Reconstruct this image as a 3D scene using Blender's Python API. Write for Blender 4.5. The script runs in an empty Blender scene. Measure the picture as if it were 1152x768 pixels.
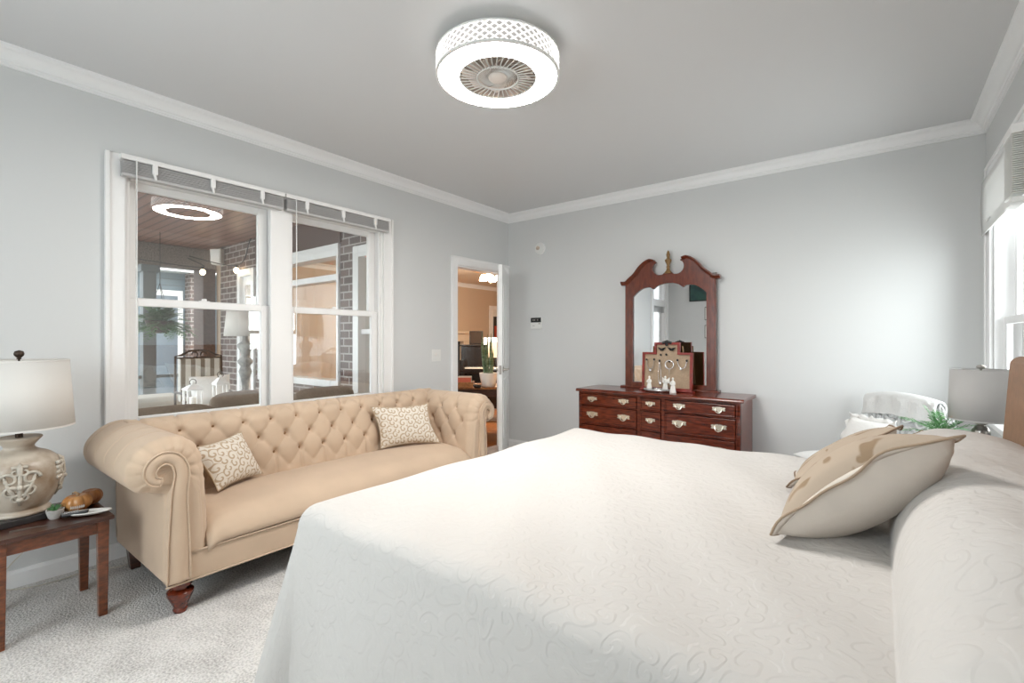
import bpy, bmesh, math, random
from math import sin, cos, pi, sqrt, atan2, exp
from mathutils import Vector, Matrix, Euler

SC = bpy.context.scene
COL = SC.collection
R = math.radians
random.seed(7)

# ---------------------------------------------------------------- camera, world, exposure
F_PX, YAW, V0 = 536.2, 0.65772654, 381.97
CX, CY, CZ = 3.4899, -4.4459, 1.26
W, CEIL, YREAR = 4.048, 2.725, -5.55
cam_d = bpy.data.cameras.new('camera')
cam = bpy.data.objects.new('camera', cam_d); COL.objects.link(cam)
cam_d.sensor_fit = 'HORIZONTAL'; cam_d.sensor_width = 36.0
cam_d.lens = 36.0 * F_PX / 1152.0
cam_d.shift_y = -(384 - V0) / 1152.0
cam_d.clip_start = 0.05
cam.location = (CX, CY, CZ)
cam.rotation_euler = (pi / 2, 0, YAW)
SC.camera = cam

SKY, EXPOSURE = 2.4, 1.17
world = bpy.data.worlds.new('sky'); SC.world = world
world.use_nodes = True
bgn = world.node_tree.nodes['Background']
bgn.inputs[0].default_value = (0.93, 0.97, 1.0, 1)
bgn.inputs[1].default_value = SKY
SC.view_settings.view_transform = 'Standard'
SC.view_settings.look = 'None'
SC.view_settings.gamma = 1.0
SC.view_settings.use_curve_mapping = False
SC.view_settings.exposure = EXPOSURE
SC.cycles.max_bounces = 12
SC.cycles.diffuse_bounces = 8
SC.cycles.glossy_bounces = 6
SC.cycles.transparent_max_bounces = 16
SC.cycles.sample_clamp_indirect = 6.0
SC.cycles.caustics_reflective = False
SC.cycles.caustics_refractive = False


def portal(name, loc, rot, sx, sy):
    l = bpy.data.lights.new(name, 'AREA'); l.shape = 'RECTANGLE'; l.size = sx; l.size_y = sy
    l.cycles.is_portal = True
    o = bpy.data.objects.new(name, l); COL.objects.link(o); o.location = loc; o.rotation_euler = rot
    return o


def lamp_light(name, loc, kind, energy, color, size=0.1, rot=(0, 0, 0)):
    l = bpy.data.lights.new(name, kind); l.energy = energy; l.color = color
    if kind == 'POINT': l.shadow_soft_size = size
    elif kind == 'AREA': l.shape = 'DISK'; l.size = size
    o = bpy.data.objects.new(name, l); COL.objects.link(o); o.location = loc; o.rotation_euler = rot
    return o




def daylight(name, loc, rot, sx, sy, energy, color):
    l = bpy.data.lights.new(name, 'AREA'); l.shape = 'RECTANGLE'; l.size = sx; l.size_y = sy; l.energy = energy; l.color = color
    o = bpy.data.objects.new(name, l); COL.objects.link(o); o.location = loc; o.rotation_euler = rot
    return o


daylight('daylight_right_window', (W + 0.17, -0.72, 1.515), (0, R(90), 0), 1.44, 0.86, 11, (0.95, 0.98, 1.0))
daylight('rear_fill_light', (1.75, YREAR - 0.12, 1.5), (R(90), 0, 0), 1.45, 1.45, 15, (0.83, 0.93, 1.0))  # added fill light, shining in through an invented rear window

# ---------------------------------------------------------------- materials
MATS = {}


def newmat(name):
    m = bpy.data.materials.new(name); m.use_nodes = True
    nt = m.node_tree
    return m, nt, nt.nodes, nt.links, nt.nodes['Principled BSDF']


def N(nt, t, **kw):
    n = nt.nodes.new(t)
    for k, v in kw.items(): setattr(n, k, v)
    return n


def mat(name, col, rough=0.5, metal=0.0, var=0.0, vscale=8.0, bump=0.0, bscale=60.0, spec=0.5, coat=0.0, stretch=None, col2=None, sheen=0.0, detail=3.0, subsurf=0.0):
    m, nt, nd, lk, b = newmat(name)
    b.inputs['Base Color'].default_value = (*col, 1)
    b.inputs['Roughness'].default_value = rough
    b.inputs['Metallic'].default_value = metal
    b.inputs['Specular IOR Level'].default_value = spec
    b.inputs['Coat Weight'].default_value = coat
    b.inputs['Coat Roughness'].default_value = 0.15
    b.inputs['Sheen Weight'].default_value = sheen
    tc = N(nt, 'ShaderNodeTexCoord')
    vec = tc.outputs['Object']
    if stretch:
        mp = N(nt, 'ShaderNodeMapping'); mp.inputs['Scale'].default_value = stretch
        lk.new(vec, mp.inputs[0]); vec = mp.outputs[0]
    if var > 0 or col2:
        nz = N(nt, 'ShaderNodeTexNoise'); nz.inputs['Scale'].default_value = vscale; nz.inputs['Detail'].default_value = detail
        lk.new(vec, nz.inputs['Vector'])
        rp = N(nt, 'ShaderNodeValToRGB')
        if col2:
            rp.color_ramp.elements[0].color = (*col, 1); rp.color_ramp.elements[1].color = (*col2, 1)
            rp.color_ramp.elements[0].position = 0.35; rp.color_ramp.elements[1].position = 0.65
        else:
            rp.color_ramp.elements[0].color = tuple(c * (1 - var) for c in col) + (1,)
            rp.color_ramp.elements[1].color = tuple(min(1, c * (1 + var)) for c in col) + (1,)
            rp.color_ramp.elements[0].position = 0.3; rp.color_ramp.elements[1].position = 0.7
        lk.new(nz.outputs['Fac'], rp.inputs[0]); lk.new(rp.outputs[0], b.inputs['Base Color'])
    if bump > 0:
        n2 = N(nt, 'ShaderNodeTexNoise'); n2.inputs['Scale'].default_value = bscale; n2.inputs['Detail'].default_value = 2
        lk.new(vec, n2.inputs['Vector'])
        bp = N(nt, 'ShaderNodeBump'); bp.inputs['Strength'].default_value = bump; bp.inputs['Distance'].default_value = 0.004
        lk.new(n2.outputs['Fac'], bp.inputs['Height']); lk.new(bp.outputs[0], b.inputs['Normal'])
    MATS[name] = m
    return m


def emat(name, col, strength):
    m, nt, nd, lk, b = newmat(name)
    b.inputs['Base Color'].default_value = (*col, 1)
    b.inputs['Emission Color'].default_value = (*col, 1)
    b.inputs['Emission Strength'].default_value = strength
    return m


def spiral_fac(nt, vec, scale, turns, thick, dims='2D', soft=0.25):
    """scroll pattern: every Voronoi cell holds one spiral; returns 0..1 socket"""
    lk = nt.links
    sc = N(nt, 'ShaderNodeVectorMath', operation='SCALE'); sc.inputs['Scale'].default_value = scale
    lk.new(vec, sc.inputs[0])
    vo = N(nt, 'ShaderNodeTexVoronoi', voronoi_dimensions=dims); vo.inputs['Scale'].default_value = 1.0
    vo.inputs['Randomness'].default_value = 0.75
    lk.new(sc.outputs[0], vo.inputs['Vector'])
    sub = N(nt, 'ShaderNodeVectorMath', operation='SUBTRACT')
    lk.new(sc.outputs[0], sub.inputs[0]); lk.new(vo.outputs['Position'], sub.inputs[1])
    sp = N(nt, 'ShaderNodeSeparateXYZ'); lk.new(sub.outputs[0], sp.inputs[0])
    at = N(nt, 'ShaderNodeMath', operation='ARCTAN2'); lk.new(sp.outputs['Y'], at.inputs[0]); lk.new(sp.outputs['X'], at.inputs[1])
    mu = N(nt, 'ShaderNodeMath', operation='MULTIPLY'); lk.new(vo.outputs['Distance'], mu.inputs[0]); mu.inputs[1].default_value = turns * 2 * pi
    ad = N(nt, 'ShaderNodeMath', operation='ADD'); lk.new(mu.outputs[0], ad.inputs[0]); lk.new(at.outputs[0], ad.inputs[1])
    sn = N(nt, 'ShaderNodeMath', operation='SINE'); lk.new(ad.outputs[0], sn.inputs[0])
    mr = N(nt, 'ShaderNodeMapRange'); mr.interpolation_type = 'SMOOTHSTEP'
    mr.inputs['From Min'].default_value = thick - soft; mr.inputs['From Max'].default_value = thick + soft
    lk.new(sn.outputs[0], mr.inputs['Value'])
    return mr.outputs[0]


M = {}
M['wall'] = mat('wall_paint', (0.66, 0.667, 0.665), 0.55, bump=0.05, bscale=250, spec=0.3)
M['ceil'] = mat('ceiling_paint', (0.66, 0.662, 0.666), 0.6, bump=0.05, bscale=250, spec=0.3)
M['white'] = mat('white_trim_paint', (0.86, 0.86, 0.86), 0.35)
M['wframe'] = mat('white_window_vinyl', (0.86, 0.85, 0.84), 0.35)
M['sofa'] = mat('beige_linen', (0.555, 0.415, 0.30), 0.75, var=0.05, vscale=5, bump=0.12, bscale=420, sheen=0.15, spec=0.3)
M['button'] = mat('tan_button', (0.24, 0.13, 0.06), 0.8)
M['darkwood'] = mat('dark_stained_wood', (0.055, 0.018, 0.010), 0.28, var=0.5, vscale=10, stretch=(2, 2, 14), coat=0.3)
M['redwood'] = mat('cherry_wood', (0.115, 0.017, 0.005), 0.22, var=0.6, vscale=7, stretch=(1.5, 6, 10), coat=0.35)
M['mahog'] = mat('mahogany_frame', (0.125, 0.022, 0.007), 0.25, var=0.35, vscale=7, stretch=(6, 6, 1.5), coat=0.35)
M['brass'] = mat('antique_brass', (0.86, 0.79, 0.66), 0.25, metal=0.85)
M['gold'] = mat('dull_gold_wood', (0.22, 0.12, 0.04), 0.35, metal=0.2)
M['steel'] = mat('brushed_nickel', (0.42, 0.39, 0.36), 0.28, metal=1.0)
M['silver'] = mat('silver_tray', (0.75, 0.75, 0.76), 0.25, metal=0.9)
M['black'] = mat('black_plastic', (0.012, 0.012, 0.013), 0.3)
M['iron'] = mat('dark_iron', (0.03, 0.03, 0.033), 0.5)
M['porcelain'] = mat('white_porcelain', (0.82, 0.80, 0.76), 0.25)
def lampshade_mat(name, col, tl):
    m, nt, nd, lk, b = newmat(name); nd.remove(b)
    d1 = N(nt, 'ShaderNodeBsdfDiffuse'); d1.inputs[0].default_value = (*col, 1)
    t1 = N(nt, 'ShaderNodeBsdfTranslucent'); t1.inputs[0].default_value = (*col, 1)
    ms = N(nt, 'ShaderNodeMixShader'); ms.inputs[0].default_value = tl
    tc = N(nt, 'ShaderNodeTexCoord'); nz = N(nt, 'ShaderNodeTexNoise'); nz.inputs['Scale'].default_value = 500
    bp = N(nt, 'ShaderNodeBump'); bp.inputs['Strength'].default_value = 0.1; bp.inputs['Distance'].default_value = 0.002
    lk.new(tc.outputs['Object'], nz.inputs['Vector']); lk.new(nz.outputs['Fac'], bp.inputs['Height']); lk.new(bp.outputs[0], d1.inputs['Normal'])
    lk.new(d1.outputs[0], ms.inputs[1]); lk.new(t1.outputs[0], ms.inputs[2]); lk.new(ms.outputs[0], nd['Material Output'].inputs[0])
    return m


M['shade'] = lampshade_mat('white_shade_linen', (0.84, 0.815, 0.78), 0.35)
M['grey_shade'] = mat('grey_shade_linen', (0.50, 0.49, 0.48), 0.85, bump=0.1, bscale=500)
M['bronze'] = mat('dark_bronze', (0.05, 0.032, 0.022), 0.35, metal=0.6)
M['leather'] = mat('brown_leather', (0.26, 0.125, 0.055), 0.5, var=0.12, vscale=30, bump=0.1, bscale=200)
M['knit'] = mat('white_knit', (0.70, 0.70, 0.69), 0.9, bump=0.9, bscale=130, sheen=0.3)
M['white_fabric'] = mat('white_fabric', (0.80, 0.80, 0.79), 0.85, bump=0.3, bscale=120)
M['chair_white'] = mat('white_chair_paint', (0.78, 0.79, 0.79), 0.4)
M['leaf'] = mat('fern_leaf', (0.09, 0.28, 0.09), 0.5, col2=(0.22, 0.46, 0.20), vscale=30)
M['leaf_dark'] = mat('dark_leaf', (0.035, 0.11, 0.035), 0.5, col2=(0.07, 0.20, 0.06), vscale=20)
M['pot'] = mat('grey_stone_pot', (0.55, 0.53, 0.50), 0.7, var=0.15, vscale=40)
M['pumpkin'] = mat('glazed_pumpkin', (0.42, 0.16, 0.04), 0.3, col2=(0.55, 0.28, 0.10), vscale=14, coat=0.3)
M['pumpkin2'] = mat('brown_pumpkin', (0.24, 0.085, 0.022), 0.35, col2=(0.34, 0.14, 0.045), vscale=14, coat=0.3)
M['tan_wall'] = mat('tan_wall_paint', (0.60, 0.475, 0.355), 0.6)
M['oak'] = mat('oak_floor', (0.28, 0.10, 0.025), 0.3, var=0.5, vscale=4, stretch=(14, 1.5, 1))
M['warmwood'] = mat('warm_table_wood', (0.30, 0.12, 0.035), 0.3, var=0.35, vscale=5, stretch=(2, 10, 10), coat=0.3)
M['piano'] = mat('piano_black', (0.010, 0.008, 0.008), 0.15, coat=0.5)
M['ivory'] = mat('ivory', (0.75, 0.72, 0.65), 0.35)
M['brown_cush'] = mat('brown_outdoor_cushion', (0.15, 0.115, 0.088), 0.85, var=0.15, vscale=40, bump=0.2, bscale=200)
M['greypost'] = mat('grey_post_paint', (0.16, 0.18, 0.19), 0.6)
M['bluegrey'] = mat('blue_grey_siding', (0.20, 0.26, 0.30), 0.6)
M['deck'] = mat('porch_concrete', (0.42, 0.41, 0.40), 0.8, var=0.1, vscale=8)
M['burlap'] = mat('burlap', (0.46, 0.34, 0.235), 0.9, var=0.2, vscale=160, bump=0.3, bscale=300)
M['red_frame'] = mat('red_lacquer_frame', (0.23, 0.022, 0.014), 0.35, var=0.3, vscale=20)
M['sham_back'] = mat('beige_sham_cotton', (0.62, 0.565, 0.505), 0.85, var=0.03, vscale=12, bump=0.12, bscale=260)
M['piping'] = mat('brown_piping', (0.23, 0.155, 0.10), 0.8)
M['tan_piping'] = mat('tan_piping', (0.36, 0.27, 0.19), 0.8)
M['brick_dummy'] = None
M['plastic'] = mat('white_plastic', (0.78, 0.78, 0.76), 0.4)
M['grille'] = mat('warm_grey_fan_plastic', (0.74, 0.66, 0.60), 0.4)
M['cord'] = mat('pale_cord', (0.55, 0.50, 0.42), 0.5)
M['charcoal'] = mat('charcoal_plinth', (0.025, 0.022, 0.022), 0.4)
M['fuzzy'] = mat('white_lace_fabric', (0.85, 0.84, 0.82), 0.95, bump=1.0, bscale=70)
M['dark_art'] = mat('dark_green_art', (0.012, 0.045, 0.05), 0.35, col2=(0.03, 0.09, 0.07), vscale=9)
M['glow_warm'] = emat('warm_bulb_glow', (1.0, 0.78, 0.50), 14.0)
M['glow_shade'] = emat('lit_lamp_shade', (1.0, 0.93, 0.82), 1.6)
M['glow_disc'] = emat('lit_diffuser', (1.0, 0.965, 0.92), 47)
M['glow_drum'] = emat('lit_drum', (0.32, 0.31, 0.30), 0.15)
M['glow_lattice'] = emat('lit_lattice', (0.9, 0.885, 0.86), 0.7)

# carpet
m, nt, nd, lk, b = newmat('carpet_pile'); M['carpet'] = m
tc = N(nt, 'ShaderNodeTexCoord')
n1 = N(nt, 'ShaderNodeTexNoise'); n1.inputs['Scale'].default_value = 110; n1.inputs['Detail'].default_value = 3
n2 = N(nt, 'ShaderNodeTexNoise'); n2.inputs['Scale'].default_value = 6; n2.inputs['Detail'].default_value = 4
lk.new(tc.outputs['Object'], n1.inputs['Vector']); lk.new(tc.outputs['Object'], n2.inputs['Vector'])
mx = N(nt, 'ShaderNodeMath', operation='MULTIPLY_ADD'); mx.inputs[1].default_value = 0.5
lk.new(n2.outputs['Fac'], mx.inputs[0]); lk.new(n1.outputs['Fac'], mx.inputs[2])
rp = N(nt, 'ShaderNodeValToRGB')
rp.color_ramp.elements[0].position = 0.45; rp.color_ramp.elements[0].color = (0.36, 0.34, 0.325, 1)
rp.color_ramp.elements[1].position = 0.88; rp.color_ramp.elements[1].color = (0.78, 0.755, 0.73, 1)
lk.new(mx.outputs[0], rp.inputs[0]); lk.new(rp.outputs[0], b.inputs['Base Color'])
b.inputs['Roughness'].default_value = 0.95; b.inputs['Specular IOR Level'].default_value = 0.1
bp = N(nt, 'ShaderNodeBump'); bp.inputs['Strength'].default_value = 0.9; bp.inputs['Distance'].default_value = 0.012
lk.new(n1.outputs['Fac'], bp.inputs['Height']); lk.new(bp.outputs[0], b.inputs['Normal'])

# coverlet: white matelasse with raised scrolls (UV in metres, unfolded)
m, nt, nd, lk, b = newmat('matelasse_coverlet'); M['coverlet'] = m
uv = N(nt, 'ShaderNodeUVMap')
nz = N(nt, 'ShaderNodeTexNoise'); nz.inputs['Scale'].default_value = 5.0; lk.new(uv.outputs[0], nz.inputs['Vector'])
vm = N(nt, 'ShaderNodeVectorMath', operation='SCALE'); vm.inputs['Scale'].default_value = 0.16; lk.new(nz.outputs['Color'], vm.inputs[0])
va = N(nt, 'ShaderNodeVectorMath', operation='ADD'); lk.new(uv.outputs[0], va.inputs[0]); lk.new(vm.outputs[0], va.inputs[1])
s1 = spiral_fac(nt, va.outputs[0], 17.0, 1.5, 0.15, soft=0.5)
n3 = N(nt, 'ShaderNodeTexNoise'); n3.inputs['Scale'].default_value = 80; lk.new(uv.outputs[0], n3.inputs['Vector'])
ma = N(nt, 'ShaderNodeMath', operation='MULTIPLY_ADD'); ma.inputs[1].default_value = 0.4
lk.new(n3.outputs['Fac'], ma.inputs[0]); lk.new(s1, ma.inputs[2])
bp = N(nt, 'ShaderNodeBump'); bp.inputs['Strength'].default_value = 0.24; bp.inputs['Distance'].default_value = 0.007
lk.new(ma.outputs[0], bp.inputs['Height']); lk.new(bp.outputs[0], b.inputs['Normal'])
b.inputs['Base Color'].default_value = (0.60, 0.575, 0.55, 1); b.inputs['Roughness'].default_value = 0.85
b.inputs['Specular IOR Level'].default_value = 0.2; b.inputs['Sheen Weight'].default_value = 0.1


def scroll_mat(name, base, ink, scale, turns, thick, blotch=False):
    m, nt, nd, lk, b = newmat(name)
    tc = N(nt, 'ShaderNodeTexCoord')
    if blotch:
        nz = N(nt, 'ShaderNodeTexNoise'); nz.inputs['Scale'].default_value = scale; nz.inputs['Detail'].default_value = 2
        nz.inputs['Distortion'].default_value = 1.5
        lk.new(tc.outputs['Object'], nz.inputs['Vector'])
        mr = N(nt, 'ShaderNodeMapRange'); mr.interpolation_type = 'SMOOTHSTEP'
        mr.inputs['From Min'].default_value = thick; mr.inputs['From Max'].default_value = thick + 0.05
        lk.new(nz.outputs['Fac'], mr.inputs['Value']); fac = mr.outputs[0]
    else:
        fac = spiral_fac(nt, tc.outputs['UV'], scale, turns, thick)
    mx = N(nt, 'ShaderNodeMix', data_type='RGBA')
    mx.inputs['A'].default_value = (*base, 1); mx.inputs['B'].default_value = (*ink, 1)
    lk.new(fac, mx.inputs['Factor']); lk.new(mx.outputs['Result'], b.inputs['Base Color'])
    b.inputs['Roughness'].default_value = 0.85; b.inputs['Specular IOR Level'].default_value = 0.2
    M[name] = m
    return m


scroll_mat('scroll_cushion', (0.70, 0.64, 0.56), (0.47, 0.36, 0.25), 21.0, 1.7, 0.45)
scroll_mat('leaf_sham', (0.43, 0.35, 0.275), (0.28, 0.20, 0.13), 5.0, 1, 0.55, True)


def brick_mat():
    m, nt, nd, lk, b = newmat('porch_brick')
    tc = N(nt, 'ShaderNodeTexCoord')
    sp = N(nt, 'ShaderNodeSeparateXYZ'); lk.new(tc.outputs['Object'], sp.inputs[0])
    ad = N(nt, 'ShaderNodeMath', operation='ADD'); lk.new(sp.outputs['X'], ad.inputs[0]); lk.new(sp.outputs['Y'], ad.inputs[1])
    cb = N(nt, 'ShaderNodeCombineXYZ'); lk.new(ad.outputs[0], cb.inputs['X']); lk.new(sp.outputs['Z'], cb.inputs['Y'])
    br = N(nt, 'ShaderNodeTexBrick'); br.inputs['Scale'].default_value = 1.0
    br.inputs['Brick Width'].default_value = 0.21; br.inputs['Row Height'].default_value = 0.085
    br.inputs['Mortar Size'].default_value = 0.009; br.inputs['Color1'].default_value = (0.115, 0.085, 0.078, 1)
    br.inputs['Color2'].default_value = (0.18, 0.125, 0.11, 1); br.inputs['Mortar'].default_value = (0.42, 0.39, 0.37, 1)
    lk.new(cb.outputs[0], br.inputs['Vector']); lk.new(br.outputs['Color'], b.inputs['Base Color'])
    b.inputs['Roughness'].default_value = 0.9
    bp = N(nt, 'ShaderNodeBump'); bp.inputs['Strength'].default_value = 0.5; bp.inputs['Distance'].default_value = 0.01; bp.invert = True
    lk.new(br.outputs['Fac'], bp.inputs['Height']); lk.new(bp.outputs[0], b.inputs['Normal'])
    M['brick'] = m


brick_mat()


def board_mat(name, c1, c2, axis, width):
    m, nt, nd, lk, b = newmat(name)
    tc = N(nt, 'ShaderNodeTexCoord')
    sp = N(nt, 'ShaderNodeSeparateXYZ'); lk.new(tc.outputs['Object'], sp.inputs[0])
    dv = N(nt, 'ShaderNodeMath', operation='DIVIDE'); dv.inputs[1].default_value = width; lk.new(sp.outputs[axis], dv.inputs[0])
    fr = N(nt, 'ShaderNodeMath', operation='FRACT'); lk.new(dv.outputs[0], fr.inputs[0])
    rp = N(nt, 'ShaderNodeValToRGB')
    e = rp.color_ramp.elements; e[0].position = 0.0; e[0].color = (*c2, 1); e[1].position = 0.35; e[1].color = (*c1, 1)
    lk.new(fr.outputs[0], rp.inputs[0])
    lk.new(rp.outputs[0], b.inputs['Base Color']); b.inputs['Roughness'].default_value = 0.4
    bp = N(nt, 'ShaderNodeBump'); bp.inputs['Strength'].default_value = 0.6; bp.inputs['Distance'].default_value = 0.01
    lk.new(rp.outputs[0], bp.inputs['Height']); lk.new(bp.outputs[0], b.inputs['Normal'])
    M[name] = m


board_mat('beadboard', (0.26, 0.125, 0.085), (0.05, 0.022, 0.015), 'Y', 0.11)
board_mat('striped_canvas', (0.62, 0.61, 0.57), (0.20, 0.18, 0.15), 'Y', 0.1)
r_ = M['striped_canvas'].node_tree
for n in r_.nodes:
    if n.type == 'VALTORGB':
        n.color_ramp.interpolation = 'CONSTANT'; n.color_ramp.elements[1].position = 0.45
    if n.type == 'BUMP': n.inputs['Strength'].default_value = 0.0

# glazed urn
m, nt, nd, lk, b = newmat('weathered_ceramic'); M['ceramic'] = m
tc = N(nt, 'ShaderNodeTexCoord')
nz = N(nt, 'ShaderNodeTexNoise'); nz.inputs['Scale'].default_value = 7; nz.inputs['Detail'].default_value = 5
lk.new(tc.outputs['Object'], nz.inputs['Vector'])
rp = N(nt, 'ShaderNodeValToRGB'); e = rp.color_ramp.elements
e[0].position = 0.36; e[0].color = (0.27, 0.19, 0.125, 1); e[1].position = 0.56; e[1].color = (0.54, 0.47, 0.39, 1)
lk.new(nz.outputs['Fac'], rp.inputs[0]); lk.new(rp.outputs[0], b.inputs['Base Color'])
b.inputs['Roughness'].default_value = 0.35

# glass: clear pane with the reflection of a double pane
m, nt, nd, lk, b = newmat('window_glass'); M['glass'] = m
nd.remove(b)
tr = N(nt, 'ShaderNodeBsdfTransparent'); tr.inputs[0].default_value = (0.97, 0.985, 0.98, 1)
gl = N(nt, 'ShaderNodeBsdfGlossy'); gl.inputs['Roughness'].default_value = 0.0
fr = N(nt, 'ShaderNodeFresnel'); fr.inputs['IOR'].default_value = 1.6
fm = N(nt, 'ShaderNodeMath', operation='MULTIPLY'); fm.inputs[1].default_value = 4.0; fm.use_clamp = True
geo = N(nt, 'ShaderNodeNewGeometry')
inv = N(nt, 'ShaderNodeMath', operation='SUBTRACT'); inv.inputs[0].default_value = 1.0; lk.new(geo.outputs['Backfacing'], inv.inputs[1])
one = N(nt, 'ShaderNodeMath', operation='MULTIPLY'); lk.new(fr.outputs[0], one.inputs[0]); lk.new(inv.outputs[0], one.inputs[1])
fm.label = 'panes'
lk.new(one.outputs[0], fm.inputs[0])
ms = N(nt, 'ShaderNodeMixShader'); lk.new(fm.outputs[0], ms.inputs[0]); lk.new(tr.outputs[0], ms.inputs[1]); lk.new(gl.outputs[0], ms.inputs[2])
lk.new(ms.outputs[0], nd['Material Output'].inputs[0])

M['glass_far'] = M['glass'].copy(); M['glass_far'].name = 'far_window_glass'
for n_ in M['glass_far'].node_tree.nodes:
    if n_.label == 'panes': n_.inputs[1].default_value = 0.6
M['mirror'] = mat('mirror_glass', (0.86, 0.87, 0.88), 0.0, metal=1.0)

# translucent roman shade
m, nt, nd, lk, b = newmat('sheer_white_shade'); M['roman'] = m
nd.remove(b)
d1 = N(nt, 'ShaderNodeBsdfDiffuse'); d1.inputs[0].default_value = (0.80, 0.80, 0.79, 1)
t1 = N(nt, 'ShaderNodeBsdfTranslucent'); t1.inputs[0].default_value = (0.85, 0.85, 0.84, 1)
ms = N(nt, 'ShaderNodeMixShader'); ms.inputs[0].default_value = 0.2
lk.new(d1.outputs[0], ms.inputs[1]); lk.new(t1.outputs[0], ms.inputs[2]); lk.new(ms.outputs[0], nd['Material Output'].inputs[0])

# ---------------------------------------------------------------- object helpers


def tag(o, label=None, cat=None, group=None, kind=None):
    if label: o['label'] = label
    if cat: o['category'] = cat
    if group: o['group'] = group
    if kind: o['kind'] = kind
    return o


def thing(name, loc, label, cat, group=None, rot=0.0, kind=None):
    o = bpy.data.objects.new(name, None); COL.objects.link(o)
    o.empty_display_size = 0.1
    o.location = loc
    o.rotation_euler = (0, 0, rot) if not isinstance(rot, tuple) else rot
    return tag(o, label, cat, group, kind)


def copy_tree(o, parent=None):
    c = o.copy(); COL.objects.link(c)
    if parent is not None: c.parent = parent
    for ch in list(o.children): copy_tree(ch, c)
    return c


def worldloc(o):
    p = Vector((0, 0, 0))
    while o is not None:
        p += o.location; o = o.parent
    return p


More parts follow.
